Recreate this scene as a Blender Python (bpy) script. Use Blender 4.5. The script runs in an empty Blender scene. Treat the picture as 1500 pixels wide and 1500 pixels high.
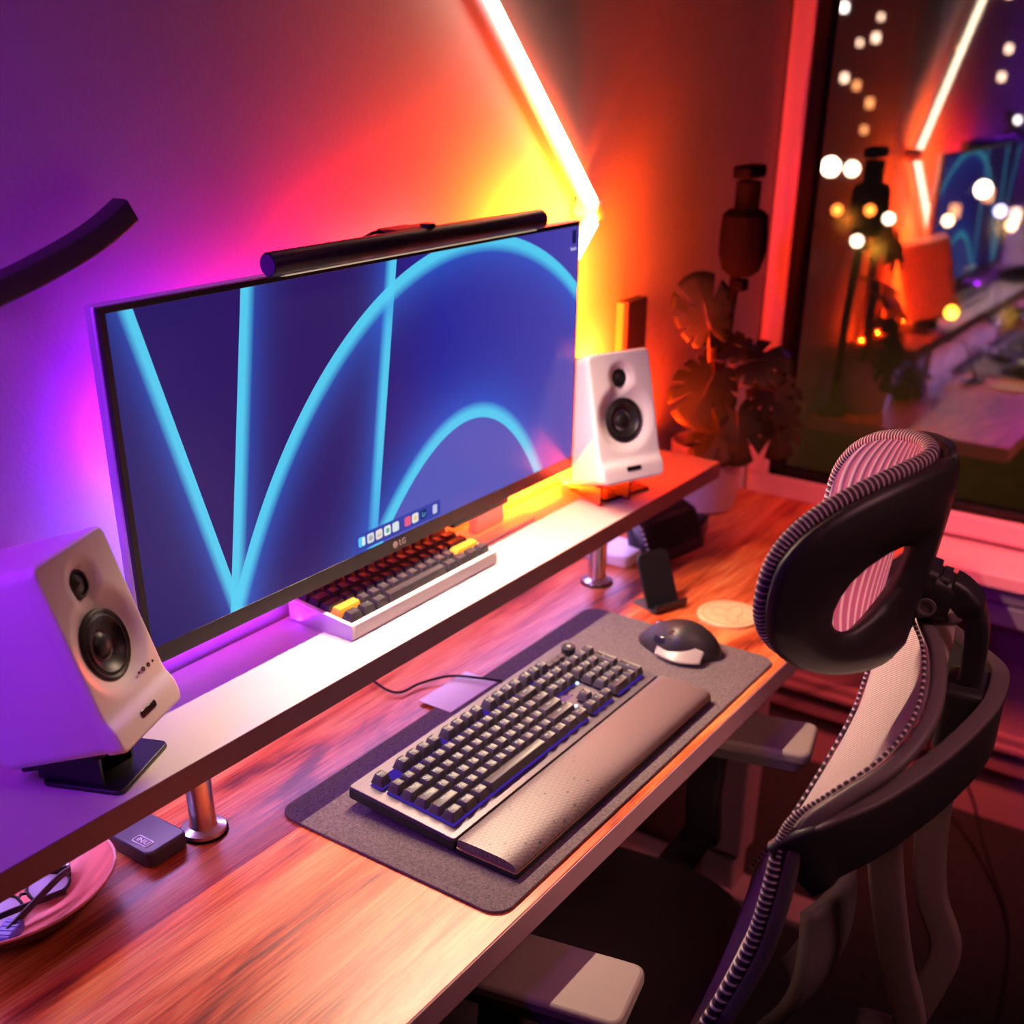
import bpy, bmesh, math, random
from mathutils import Vector, Matrix
random.seed(7)
SC = bpy.context.scene
COL = SC.collection
PI = math.pi
# ------------------------------------------------------------------ camera
cam_d = bpy.data.cameras.new('camera')
cam = bpy.data.objects.new('camera', cam_d); COL.objects.link(cam); SC.camera = cam
YAW, PIT, ROL = -0.9669, -0.4549, 0.0082
CAMP = Vector((-0.4651, -0.4977, 0.7506))
cy_, sy_ = math.cos(YAW), math.sin(YAW); cp_, sp_ = math.cos(PIT), math.sin(PIT)
fwd = Vector((-sy_*cp_, cy_*cp_, sp_)); rgt = Vector((cy_, sy_, 0)); up = rgt.cross(fwd)
R_ = rgt*math.cos(ROL) + up*math.sin(ROL); U_ = -rgt*math.sin(ROL) + up*math.cos(ROL)
m3 = Matrix((R_, U_, -fwd)).transposed()
cam.matrix_world = Matrix.Translation(CAMP) @ m3.to_4x4()
cam_d.sensor_fit = 'HORIZONTAL'; cam_d.sensor_width = 36.0
cam_d.lens = 1695.22/1500*36
cam_d.shift_x = -(747.53-750)/1500; cam_d.shift_y = (922.92-750)/1500
cam_d.clip_start = 0.02; cam_d.clip_end = 600
cam_d.dof.use_dof = True; cam_d.dof.focus_distance = 1.2; cam_d.dof.aperture_fstop = 4.0
# ------------------------------------------------------------------ world, exposure
w = bpy.data.worlds.new('world'); SC.world = w; w.use_nodes = True
bg = w.node_tree.nodes['Background']; bg.inputs[0].default_value = (0.035, 0.02, 0.06, 1); bg.inputs[1].default_value = 0.35
SC.view_settings.view_transform = 'Standard'; SC.view_settings.look = 'None'
SC.view_settings.exposure = 0.0; SC.view_settings.gamma = 1.0
SC.view_settings.use_curve_mapping = False

def area(name, loc, target, sx, sy, power, color, spread=180):
    l = bpy.data.lights.new(name, 'AREA'); l.shape = 'RECTANGLE'; l.size = sx; l.size_y = sy
    l.energy = power; l.color = color; l.spread = math.radians(spread)
    o = bpy.data.objects.new(name, l); COL.objects.link(o); o.location = loc
    d = (Vector(target)-Vector(loc)).normalized()
    o.rotation_euler = d.to_track_quat('-Z', 'Y').to_euler()
    return o
# unseen area lights, added outside the frame to colour the room
area('overhead_fill', (0.35, -1.1, 1.60), (0.55, -0.35, 0.0), 0.4, 0.4, 1.6, (1.0, 0.42, 0.45), 70)  # added pink fill from above, there is no ceiling fitting
area('purple_light', (-0.50, 0.33, 0.95), (0.12, 0.475, 0.50), 0.12, 0.5, 2.0, (0.34, 0.015, 1.0), 75)
area('blue_light', (-0.62, 0.36, 0.32), (0.0, 0.475, 0.30), 0.05, 0.3, 0.2, (0.10, 0.09, 1.0), 110)
area('pink_fill', (1.1, -0.9, 1.3), (1.78, -0.15, -0.08), 0.2, 0.2, 4.5, (1.0, 0.14, 0.12), 44)  # added red fill aimed at the sill and window wall
# ------------------------------------------------------------------ materials
def newmat(name):
    m = bpy.data.materials.new(name); m.use_nodes = True
    return m, m.node_tree.nodes, m.node_tree.links
def pm(name, col, rough=0.5, metal=0.0, bump=0.0, bscale=80.0, var=0.0, vscale=8.0, coat=0.0, spec=0.5, sheen=0.0, stretch=(1,1,1), emit=None, es=0.0):
    m, N, L = newmat(name); b = N['Principled BSDF']
    b.inputs['Base Color'].default_value = (*col, 1); b.inputs['Roughness'].default_value = rough
    b.inputs['Metallic'].default_value = metal; b.inputs['Specular IOR Level'].default_value = spec
    b.inputs['Coat Weight'].default_value = coat; b.inputs['Coat Roughness'].default_value = 0.15
    b.inputs['Sheen Weight'].default_value = sheen
    if emit: b.inputs['Emission Color'].default_value = (*emit, 1); b.inputs['Emission Strength'].default_value = es
    tc = N.new('ShaderNodeTexCoord'); mp = N.new('ShaderNodeMapping'); L.new(tc.outputs['Object'], mp.inputs[0])
    mp.inputs['Scale'].default_value = stretch
    v = max(var, 0.04)
    n = N.new('ShaderNodeTexNoise'); n.inputs['Scale'].default_value = vscale; n.inputs['Detail'].default_value = 5
    L.new(mp.outputs[0], n.inputs['Vector'])
    r = N.new('ShaderNodeValToRGB'); L.new(n.outputs[0], r.inputs[0])
    r.color_ramp.elements[0].position = 0.3; r.color_ramp.elements[1].position = 0.7
    r.color_ramp.elements[0].color = (*[c*(1-v) for c in col], 1); r.color_ramp.elements[1].color = (*[min(1, c*(1+v)) for c in col], 1)
    L.new(r.outputs[0], b.inputs['Base Color'])
    if bump:
        n2 = N.new('ShaderNodeTexNoise'); n2.inputs['Scale'].default_value = bscale; n2.inputs['Detail'].default_value = 3
        L.new(mp.outputs[0], n2.inputs['Vector'])
        bp = N.new('ShaderNodeBump'); bp.inputs['Strength'].default_value = bump; bp.inputs['Distance'].default_value = 0.002
        L.new(n2.outputs[0], bp.inputs['Height']); L.new(bp.outputs[0], b.inputs['Normal'])
    return m
def em(name, col, s):
    m, N, L = newmat(name)
    for n in list(N):
        if n.type == 'BSDF_PRINCIPLED': N.remove(n)
    e = N.new('ShaderNodeEmission'); e.inputs[0].default_value = (*col, 1); e.inputs[1].default_value = s
    L.new(e.outputs[0], N['Material Output'].inputs[0]); return m
def wood_mat(name, a, b_, c_, rough=0.32):
    m, N, L = newmat(name); b = N['Principled BSDF']
    tc = N.new('ShaderNodeTexCoord')
    def noise(scale, st, det=6, dist=0.0):
        mp = N.new('ShaderNodeMapping'); mp.inputs['Scale'].default_value = st; L.new(tc.outputs['Object'], mp.inputs[0])
        n = N.new('ShaderNodeTexNoise'); n.inputs['Scale'].default_value = scale; n.inputs['Detail'].default_value = det
        n.inputs['Distortion'].default_value = dist; L.new(mp.outputs[0], n.inputs['Vector']); return n
    n1 = noise(6, (0.55, 3.2, 1), 6, 1.2); n2 = noise(30, (0.35, 9, 1), 5, 0.3); n3 = noise(90, (0.12, 9, 1), 3)
    mx = N.new('ShaderNodeMath'); mx.operation = 'MULTIPLY_ADD'; L.new(n2.outputs[0], mx.inputs[0]); mx.inputs[1].default_value = 0.45
    L.new(n1.outputs[0], mx.inputs[2])
    r = N.new('ShaderNodeValToRGB'); L.new(mx.outputs[0], r.inputs[0])
    e = r.color_ramp.elements; e[0].position = 0.52; e[0].color = (*a, 1); e[1].position = 0.92; e[1].color = (*c_, 1)
    x = r.color_ramp.elements.new(0.68); x.color = (*b_, 1)
    r3 = N.new('ShaderNodeValToRGB'); L.new(n3.outputs[0], r3.inputs[0])
    r3.color_ramp.elements[0].position = 0.36; r3.color_ramp.elements[0].color = (0.45, 0.40, 0.42, 1)
    r3.color_ramp.elements[1].position = 0.52; r3.color_ramp.elements[1].color = (1, 1, 1, 1)
    mm = N.new('ShaderNodeMix'); mm.data_type = 'RGBA'; mm.blend_type = 'MULTIPLY'; mm.inputs[0].default_value = 0.8
    L.new(r.outputs[0], mm.inputs[6]); L.new(r3.outputs[0], mm.inputs[7]); L.new(mm.outputs[2], b.inputs['Base Color'])
    b.inputs['Roughness'].default_value = rough; b.inputs['Coat Weight'].default_value = 0.12; b.inputs['Coat Roughness'].default_value = 0.2
    bp = N.new('ShaderNodeBump'); bp.inputs['Strength'].default_value = 0.25; bp.inputs['Distance'].default_value = 0.001
    L.new(n3.outputs[0], bp.inputs['Height']); L.new(bp.outputs[0], b.inputs['Normal'])
    return m
def stripe_mat(name, ca, cb, n, axis='X', rough=0.6, transl=0.35, wob=0.0, rock=0.0, thin=0.5):
    """woven elastic mesh: pale cords over a darker net, laid out in the part's UV map"""
    m, N, L = newmat(name); b = N['Principled BSDF']
    uv = N.new('ShaderNodeUVMap'); uv.uv_map = 'UVMap'
    sp = N.new('ShaderNodeSeparateXYZ'); L.new(uv.outputs[0], sp.inputs[0])
    ad = N.new('ShaderNodeMath'); ad.operation = 'MULTIPLY'; ad.inputs[1].default_value = n*2*PI
    L.new(sp.outputs[axis], ad.inputs[0])
    oth = 'Y' if axis == 'X' else 'X'
    s2 = N.new('ShaderNodeMath'); s2.operation = 'MULTIPLY'; s2.inputs[1].default_value = 5.0; L.new(sp.outputs[oth], s2.inputs[0])
    s3 = N.new('ShaderNodeMath'); s3.operation = 'SINE'; L.new(s2.outputs[0], s3.inputs[0])
    s4 = N.new('ShaderNodeMath'); s4.operation = 'MULTIPLY_ADD'; s4.inputs[1].default_value = wob; L.new(s3.outputs[0], s4.inputs[0]); L.new(ad.outputs[0], s4.inputs[2])
    si = N.new('ShaderNodeMath'); si.operation = 'SINE'; L.new(s4.outputs[0], si.inputs[0])
    r = N.new('ShaderNodeValToRGB'); L.new(si.outputs[0], r.inputs[0])
    mr = N.new('ShaderNodeMapRange'); mr.inputs[1].default_value = -1; L.new(si.outputs[0], mr.inputs[0]); L.new(mr.outputs[0], r.inputs[0])
    r.color_ramp.elements[0].position = thin; r.color_ramp.elements[0].color = (*ca, 1)
    r.color_ramp.elements[1].position = min(0.98, thin+0.3); r.color_ramp.elements[1].color = (*cb, 1)
    L.new(r.outputs[0], b.inputs['Base Color']); b.inputs['Roughness'].default_value = rough
    bp = N.new('ShaderNodeBump'); bp.inputs['Strength'].default_value = 0.6; bp.inputs['Distance'].default_value = 0.002
    L.new(mr.outputs[0], bp.inputs['Height']); L.new(bp.outputs[0], b.inputs['Normal'])
    t = N.new('ShaderNodeBsdfTranslucent'); L.new(r.outputs[0], t.inputs[0])
    mx = N.new('ShaderNodeMixShader'); mx.inputs[0].default_value = transl
    L.new(b.outputs[0], mx.inputs[1]); L.new(t.outputs[0], mx.inputs[2]); L.new(mx.outputs[0], N['Material Output'].inputs[0])
    return m
def felt_mat():
    m, N, L = newmat('grey_felt'); b = N['Principled BSDF']; b.inputs['Roughness'].default_value = 0.95
    tc = N.new('ShaderNodeTexCoord'); n = N.new('ShaderNodeTexNoise'); n.inputs['Scale'].default_value = 420; n.inputs['Detail'].default_value = 4; n.inputs['Roughness'].default_value = 0.8
    L.new(tc.outputs['Object'], n.inputs['Vector']); r = N.new('ShaderNodeValToRGB'); L.new(n.outputs[0], r.inputs[0])
    r.color_ramp.elements[0].position = 0.33; r.color_ramp.elements[0].color = (0.035, 0.024, 0.028, 1)
    r.color_ramp.elements[1].position = 0.68; r.color_ramp.elements[1].color = (0.20, 0.145, 0.155, 1)
    L.new(r.outputs[0], b.inputs['Base Color']); b.inputs['Sheen Weight'].default_value = 0.1
    bp = N.new('ShaderNodeBump'); bp.inputs['Strength'].default_value = 0.5; bp.inputs['Distance'].default_value = 0.001
    L.new(n.outputs[0], bp.inputs['Height']); L.new(bp.outputs[0], b.inputs['Normal']); return m
M = {}
M['wall'] = pm('wall_paint', (0.40, 0.38, 0.40), 0.9, bump=0.15, bscale=220)
M['room'] = pm('dim_wall_paint', (0.14, 0.11, 0.12), 0.9, bump=0.1, bscale=100)
M['carpet'] = pm('dark_carpet', (0.012, 0.010, 0.012), 0.95, bump=0.6, bscale=500, var=0.3, vscale=60)
M['wood'] = wood_mat('varnished_wood', (0.20, 0.018, 0.010), (0.66, 0.105, 0.024), (0.86, 0.29, 0.10), 0.36)
M['edge'] = pm('edge_band', (0.38, 0.20, 0.25), 0.55)  # beige band, the pink light on it is put into the colour
M['shelf'] = pm('cream_laminate', (0.64, 0.58, 0.54), 0.42, bump=0.02)
M['shelf_edge'] = pm('shaded_edge_band', (0.17, 0.075, 0.10), 0.5)  # same cream as the board, its unlit shade is put into the colour
M['chrome'] = pm('brushed_chrome', (0.72, 0.70, 0.72), 0.22, 1.0)
M['black'] = pm('black_plastic', (0.011, 0.010, 0.012), 0.42, bump=0.03, bscale=300)
M['blackgloss'] = pm('black_gloss', (0.010, 0.010, 0.012), 0.12)
M['blackmatte'] = pm('black_rubber', (0.010, 0.009, 0.010), 0.85, spec=0.15)
M['silver'] = pm('silver_plastic', (0.62, 0.60, 0.64), 0.35, 0.3)
M['white'] = pm('white_satin', (0.80, 0.76, 0.76), 0.38, bump=0.02)
M['speaker'] = pm('speaker_white', (0.82, 0.74, 0.74), 0.36, bump=0.03, bscale=500)
M['cone'] = pm('speaker_cone', (0.012, 0.010, 0.012), 0.4)
M['frame'] = pm('window_frame_lit', (0.70, 0.42, 0.50), 0.35)  # white plastic, the magenta light on it is put into the colour
M['felt'] = felt_mat()
# ------------------------------------------------------------------ mesh helpers
class MB:
    def __init__(s): s.v = []; s.f = []; s.uv = {}
    def quadgrid(s, fn, nu, nv, uvs=True, closeu=False, flip=False):
        b = len(s.v)
        for j in range(nv+1):
            for i in range(nu+(0 if closeu else 1)):
                s.v.append(Vector(fn(i/nu, j/nv)))
        W = nu if closeu else nu+1
        for j in range(nv):
            for i in range(nu):
                i2 = (i+1) % W if closeu else i+1
                q = (b+j*W+i, b+j*W+i2, b+(j+1)*W+i2, b+(j+1)*W+i)
                if flip: q = q[::-1]
                t = [(i/nu, j/nv), ((i+1)/nu, j/nv), ((i+1)/nu, (j+1)/nv), (i/nu, (j+1)/nv)]
                if flip: t = t[::-1]
                s.uv[len(s.f)] = t; s.f.append(q)
        return s
    def box(s, c, d, rot=None, taper=None):
        b = len(s.v); c = Vector(c)
        for sx in (-1, 1):
            for sy in (-1, 1):
                for sz in (-1, 1):
                    k = taper if (taper and sz > 0) else 1
                    p = Vector((sx*d[0]/2*k, sy*d[1]/2*k, sz*d[2]/2))
                    if rot: p = rot @ p
                    s.v.append(c+p)
        for q in ((0,1,3,2),(4,6,7,5),(0,4,5,1),(2,3,7,6),(0,2,6,4),(1,5,7,3)):
            s.f.append(tuple(b+i for i in q))
        return s
    def bx(s, x0, x1, y0, y1, z0, z1): return s.box(((x0+x1)/2, (y0+y1)/2, (z0+z1)/2), (x1-x0, y1-y0, z1-z0))
    def prism(s, pts, z0, z1, mat=None):
        b = len(s.v); n = len(pts)
        for z in (z0, z1):
            for p in pts:
                q = Vector((p[0], p[1], z)); s.v.append(mat @ q if mat else q)
        s.f.append(tuple(b+i for i in range(n))[::-1]); s.f.append(tuple(b+n+i for i in range(n)))
        for i in range(n): s.f.append((b+i, b+(i+1) % n, b+n+(i+1) % n, b+n+i))
        return s
    def lathe(s, prof, n=32, mat=None, cap=True):
        b = len(s.v)
        for r, z in prof:
            for k in range(n):
                p = Vector((r*math.cos(2*PI*k/n), r*math.sin(2*PI*k/n), z)); s.v.append(mat @ p if mat else p)
        for j in range(len(prof)-1):
            for k in range(n): s.f.append((b+j*n+k, b+j*n+(k+1) % n, b+(j+1)*n+(k+1) % n, b+(j+1)*n+k))
        if cap:
            if prof[0][0] > 1e-6: s.f.append(tuple(b+k for k in range(n))[::-1])
            if prof[-1][0] > 1e-6: s.f.append(tuple(b+(len(prof)-1)*n+k for k in range(n)))
        return s
    def sweep(s, pts, sec, ups=None, scale=None, cap=True, closed=False):
        """sec: list of (a,b) in the frame (side, up)"""
        pts = [Vector(p) for p in pts]; n = len(pts); m = len(sec); b = len(s.v)
        for i, p in enumerate(pts):
            if closed: t = (pts[(i+1) % n]-pts[i-1]).normalized()
            else: t = (pts[min(i+1, n-1)]-pts[max(i-1, 0)]).normalized()
            u = Vector(ups[i] if isinstance(ups, list) else (ups or (0, 0, 1)))
            sd = t.cross(u)
            if sd.length < 1e-4: sd = t.cross(Vector((0, 1, 0)))
            sd.normalize(); uu = sd.cross(t).normalized()
            k = scale[i] if scale else 1
            ka, kb = k if isinstance(k, tuple) else (k, k)
            for a, c in sec: s.v.append(p+sd*a*ka+uu*c*kb)
        for i in range(n if closed else n-1):
            i2 = (i+1) % n
            for j in range(m): 
                s.uv[len(s.f)] = [(j/m, i/n), ((j+1)/m, i/n), ((j+1)/m, (i+1)/n), (j/m, (i+1)/n)]
                s.f.append((b+i*m+j, b+i*m+(j+1) % m, b+i2*m+(j+1) % m, b+i2*m+j))
        if cap and not closed:
            s.f.append(tuple(b+j for j in range(m))[::-1]); s.f.append(tuple(b+(n-1)*m+j for j in range(m)))
        return s
    def tube(s, pts, r, n=10, **k): return s.sweep(pts, [(r*math.cos(2*PI*i/n), r*math.sin(2*PI*i/n)) for i in range(n)], **k)
    def build(s, name, mat, parent=None, smooth=True, bevel=0, seg=2, subd=0, solid=0, loc=None, rot=None, auto=40):
        me = bpy.data.meshes.new(name); me.from_pydata([tuple(v) for v in s.v], [], s.f)
        if s.uv:
            ul = me.uv_layers.new(name='UVMap')
            for fi, t in s.uv.items():
                p = me.polygons[fi]
                for li, c in zip(p.loop_indices, t): ul.data[li].uv = c
        bm = bmesh.new(); bm.from_mesh(me); bmesh.ops.recalc_face_normals(bm, faces=bm.faces)
        bm.to_mesh(me); bm.free()
        me.materials.append(mat)
        o = bpy.data.objects.new(name, me); COL.objects.link(o)
        if parent: o.parent = parent
        if loc: o.location = loc
        if rot: o.rotation_euler = rot
        if solid:
            md = o.modifiers.new('solidify', 'SOLIDIFY'); md.thickness = solid; md.offset = 0
        if bevel:
            md = o.modifiers.new('bevel', 'BEVEL'); md.width = bevel; md.segments = seg; md.limit_method = 'ANGLE'; md.angle_limit = math.radians(40)
        if subd:
            md = o.modifiers.new('subsurf', 'SUBSURF'); md.levels = subd; md.render_levels = subd
        if smooth:
            for p in me.polygons: p.use_smooth = True
            if not subd:
                try: me.set_sharp_from_angle(angle=math.radians(auto))
                except Exception: pass
        return o
def rrect(x0, x1, y0, y1, r, n=6):
    out = []
    rr = r if isinstance(r, (list, tuple)) else [r]*4
    for (cx, cy, a0), q in zip(((x1, y1, 0), (x0, y1, 90), (x0, y0, 180), (x1, y0, 270)), rr):
        sx = -1 if cx == x1 else 1; sy = -1 if cy == y1 else 1
        for k in range(n+1):
            a = math.radians(a0+90*k/n); out.append((cx+sx*q+q*math.cos(a), cy+sy*q+q*math.sin(a)))
    return out
def rsec(w, h, r, n=3): return rrect(-w/2, w/2, -h/2, h/2, r, n)
def spline(pts, n=8):
    P = [Vector(p) for p in pts]; P = [P[0]*2-P[1]]+P+[P[-1]*2-P[-2]]; out = []
    for i in range(1, len(P)-2):
        for k in range(n):
            t = k/n; a, b, c, d = P[i-1], P[i], P[i+1], P[i+2]
            out.append(0.5*((2*b)+(c-a)*t+(2*a-5*b+4*c-d)*t*t+(3*b-a-3*c+d)*t**3))
    out.append(P[-2]); return out
def thing(name, label, cat, loc=(0, 0, 0), rz=0, group=None):
    o = bpy.data.objects.new(name, None); COL.objects.link(o); o.empty_display_size = 0.05
    o.location = loc; o.rotation_euler = (0, 0, rz); o['label'] = label; o['category'] = cat
    if group: o['group'] = group
    return o
def tag(o, label, cat, group=None):
    o['label'] = label; o['category'] = cat
    if group: o['group'] = group
    return o
def struct(o): o['kind'] = 'structure'; return o
def text(name, s, size, mat, parent, M4, ext=0.0003, align='CENTER'):
    c = bpy.data.curves.new(name, 'FONT'); c.body = s; c.size = size; c.extrude = ext; c.align_x = align; c.align_y = 'CENTER'
    t = bpy.data.objects.new(name+'_src', c); COL.objects.link(t)
    dg = bpy.context.evaluated_depsgraph_get(); me = bpy.data.meshes.new_from_object(t.evaluated_get(dg))
    bpy.data.objects.remove(t); me.name = name; me.materials.clear(); me.materials.append(mat)
    o = bpy.data.objects.new(name, me); COL.objects.link(o)
    if parent: o.parent = parent
    o.matrix_local = M4
    return o
FL = -0.73          # floor height (desk top is z = 0)
WY = 0.475          # back wall
WX = 1.865          # window wall
# ------------------------------------------------------------------ room shell
struct(MB().bx(-1.6, WX+0.12, WY, WY+0.1, FL-0.05, 1.75).build('wall_back', M['wall'], smooth=False))
struct(MB().bx(-1.7, -1.6, -2.6, WY, FL, 1.75).build('wall_left', M['room'], smooth=False))
struct(MB().bx(-1.6, WX+0.12, -2.7, -2.6, FL, 1.75).build('wall_front', M['room'], smooth=False))
struct(MB().bx(-1.7, WX+0.12, -2.7, WY+0.1, FL-0.08, FL).build('floor', M['carpet'], smooth=False))
struct(MB().bx(-1.7, WX+0.12, -2.7, WY+0.1, 1.75, 1.8).build('ceiling', M['room'], smooth=False))
GY0, GY1, GZ0, GZ1 = -1.9, 0.425, -0.055, 1.6
wr = MB(); wr.bx(WX, WX+0.12, -2.6, WY, FL, GZ0-0.04); wr.bx(WX, WX+0.12, -2.6, WY, GZ1+0.04, 1.75); wr.bx(WX, WX+0.12, -2.6, GY0-0.04, GZ0-0.04, GZ1+0.04)
wr.bx(WX, WX+0.12, GY1+0.04, WY, GZ0-0.04, GZ1+0.04)
M['red_lit_wall'] = pm('window_wall_red_lit', (0.42, 0.20, 0.25), 0.85, bump=0.12, bscale=150)  # the red light on this wall is put into its colour
struct(wr.build('wall_right', M['red_lit_wall'], smooth=False))
win = struct(bpy.data.objects.new('window_1', None)); COL.objects.link(win); win.location = (WX, 0, 0)
fm = MB()
for a in ((-0.012, 0.05, GY0-0.045, GY1+0.045, GZ0-0.045, GZ0), (-0.012, 0.05, GY0-0.045, GY1+0.045, GZ1, GZ1+0.045), (-0.012, 0.05, GY1, GY1+0.045, GZ0, GZ1), (-0.012, 0.05, GY0-0.045, GY0, GZ0, GZ1)): fm.bx(*a)
fm.build('window_frame', M['frame'], win, bevel=0.004)
gm = MB()
for a in ((0.0, 0.045, GY0, GY1, GZ0, GZ0+0.014), (0.0, 0.045, GY0, GY1, GZ1-0.03, GZ1), (0.0, 0.045, GY1-0.026, GY1, GZ0, GZ1), (0.0, 0.045, GY0, GY0+0.03, GZ0, GZ1)): gm.bx(*a)
gm.build('gasket', M['blackmatte'], win, bevel=0.003)
def glass_mat():
    m, N, L = newmat('window_glass')
    for n in list(N):
        if n.type == 'BSDF_PRINCIPLED': N.remove(n)
    t = N.new('ShaderNodeBsdfTransparent'); g = N.new('ShaderNodeBsdfGlossy'); g.inputs['Roughness'].default_value = 0.03
    fr = N.new('ShaderNodeFresnel'); fr.inputs[0].default_value = 1.7
    ml = N.new('ShaderNodeMath'); ml.operation = 'MULTIPLY'; ml.inputs[1].default_value = 2.7; ml.use_clamp = True
    L.new(fr.outputs[0], ml.inputs[0])
    mx = N.new('ShaderNodeMixShader'); L.new(ml.outputs[0], mx.inputs[0]); L.new(t.outputs[0], mx.inputs[1]); L.new(g.outputs[0], mx.inputs[2])
    L.new(mx.outputs[0], N['Material Output'].inputs[0]); return m
M['glass'] = glass_mat()
MB().bx(0.018, 0.019, GY0+0.02, GY1-0.02, GZ0+0.01, GZ1-0.02).build('glass', M['glass'], win, smooth=False)
struct(MB().bx(WX-0.15, WX, -2.6, WY, GZ0-0.085, GZ0-0.055).build('trim_1', M['frame'], bevel=0.004))
for k, (z1, dx) in enumerate(((GZ0-0.085, 0.105), (GZ0-0.135, 0.10))):
    struct(MB().bx(WX-dx, WX, -2.6, WY, z1-0.045, z1).build('trim_%d' % (k+2), M['frame'], bevel=0.006))
M['base'] = pm('baseboard_paint', (0.30, 0.14, 0.18), 0.5)
bb = MB(); bb.bx(WX-0.02, WX, -2.6, WY, -0.60, -0.51); bb.bx(WX-0.032, WX, -2.6, WY, -0.545, -0.53)
struct(bb.build('baseboard_right', M['base'], bevel=0.004))
# ------------------------------------------------------------------ LED line lamp on the wall
M['tube'] = em('led_tube_glow', (1.0, 0.80, 0.55), 7.0)
M['tubeback'] = em('led_back_glow', (1.0, 0.16, 0.015), 1.0)
led = thing('wall_light', 'glowing angled light line on the back wall rising from behind the monitor', 'wall light', (1.11, WY, 0.555))
def seg(parent, p, q, name='light_tube', r=0.009):
    p, q = Vector(p), Vector(q)
    o = MB().tube([p, p+(q-p)*.5, q], r, 12, ups=(0, 1, 0)).build(name, M['tube'], parent); return o
BP = Vector((0, -0.035, 0))
segs = [(BP+Vector((-0.012, 0, 0.014)), BP+Vector((-0.38, 0, 0.375))), (BP+Vector((-0.385, 0, 0.39)), BP+Vector((-0.50, 0, 0.80))), (BP+Vector((-0.008, 0, -0.016)), BP+Vector((-0.33, 0, -0.30)))]
for a, b in segs:
    seg(led, a, b)
    d = (b-a).normalized()
    MB().tube([a+Vector((0, .012, 0)), b+Vector((0, .012, 0))], 0.008, 8, ups=(0, 1, 0)).build('light_housing', M['white'], led)
for c in (BP, BP+Vector((-0.382, 0, 0.382))):
    MB().lathe([(0, -0.012), (0.014, -0.012), (0.016, 0), (0.016, 0.028), (0, 0.028)], 6, Matrix.Translation(c+Vector((0, .002, 0))) @ Matrix.Rotation(-PI/2, 4, 'X')).build('connector', M['white'], led)
def strip(name, a, b, off, wdt, power, color):
    """light thrown back on to the wall by a strip running from a to b"""
    a, b = Vector(a), Vector(b); c = (a+b)/2
    l = bpy.data.lights.new(name, 'AREA'); l.shape = 'RECTANGLE'; l.size = (b-a).length; l.size_y = wdt; l.energy = power; l.color = color
    o = bpy.data.objects.new(name, l); COL.objects.link(o)
    x = (b-a).normalized(); z = Vector((0, -1, 0)); y = z.cross(x)
    m = Matrix((x, y, z)).transposed().to_4x4(); m.translation = Vector((c.x, WY-off, c.z)); o.matrix_world = m
    return o
strip('wall_light_glow', (1.09, 0, 0.54), (0.80, 0, 0.26), 0.05, 0.02, 60, (1.0, 0.065, 0.001))
strip('wall_light_glow', (1.09, 0, 0.57), (0.73, 0, 0.93), 0.034, 0.012, 22, (1.0, 0.045, 0.001))
strip('wall_light_glow', (0.72, 0, 0.95), (0.60, 0, 1.35), 0.034, 0.012, 6, (1.0, 0.03, 0.004))
strip('monitor_back_light', (0.985, 0, 0.52), (0.985, 0, 0.22), 0.049, 0.02, 110, (1.0, 0.080, 0.001))
strip('monitor_back_light', (0.74, 0, 0.50), (0.58, 0, 0.50), 0.049, 0.03, 10, (1.0, 0.01, 0.01))
strip('monitor_back_light', (0.50, 0, 0.46), (0.36, 0, 0.46), 0.049, 0.03, 1.1, (0.7, 0.003, 0.30))
strip('monitor_back_light', (0.32, 0, 0.46), (0.22, 0, 0.40), 0.049, 0.03, 0.9, (0.24, 0.004, 1.0))
strip('monitor_back_light', (0.23, 0, 0.38), (0.23, 0, 0.22), 0.049, 0.03, 0.45, (0.12, 0.07, 1.0))
strip('speaker_back_fill', (1.15, 0, 0.33), (1.15, 0, 0.17), 0.040, 0.03, 60, (1.0, 0.012, 0.001))  # unseen fill added behind the right speaker to redden the wall
o_ = area('under_shelf_led', (0.35, 0.44, 0.099), (0.35, 0.40, 0.0), 1.9, 0.012, 2.4, (0.62, 0.36, 1.0))
def shelf_fill(x0, x1, power, color):  # unseen fill added along the shelf back to wash the wall
    o = area('shelf_back_fill', ((x0+x1)/2, 0.445, 0.134), ((x0+x1)/2, 0.475, 0.30), x1-x0, 0.008, power, color)
shelf_fill(0.92, 1.33, 45, (1.0, 0.035, 0.001))
shelf_fill(0.25, 0.55, 0.5, (0.35, 0.01, 1.0))
# ------------------------------------------------------------------ curved lamp, upper left
ring = thing('curved_wall_light', 'dark curved bar fixed to the purple wall, upper left', 'wall light', (0.18, WY, 0.56))
arc = [(-0.25, -0.035, -0.016), (-0.16, -0.035, -0.006), (-0.058, -0.035, 0.015), (0.008, -0.035, 0.034), (0.05, -0.035, 0.050), (0.082, -0.035, 0.067)]
M['bronze'] = pm('dark_bronze', (0.035, 0.022, 0.024), 0.6)
MB().sweep(spline(arc, 8), rsec(0.022, 0.023, 0.003), ups=(0, 0, 1)).build('curved_bar', M['bronze'], ring)
MB().bx(-0.07, -0.05, -0.026, 0.0, 0.006, 0.022).build('wall_mount', M['black'], ring)
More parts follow.
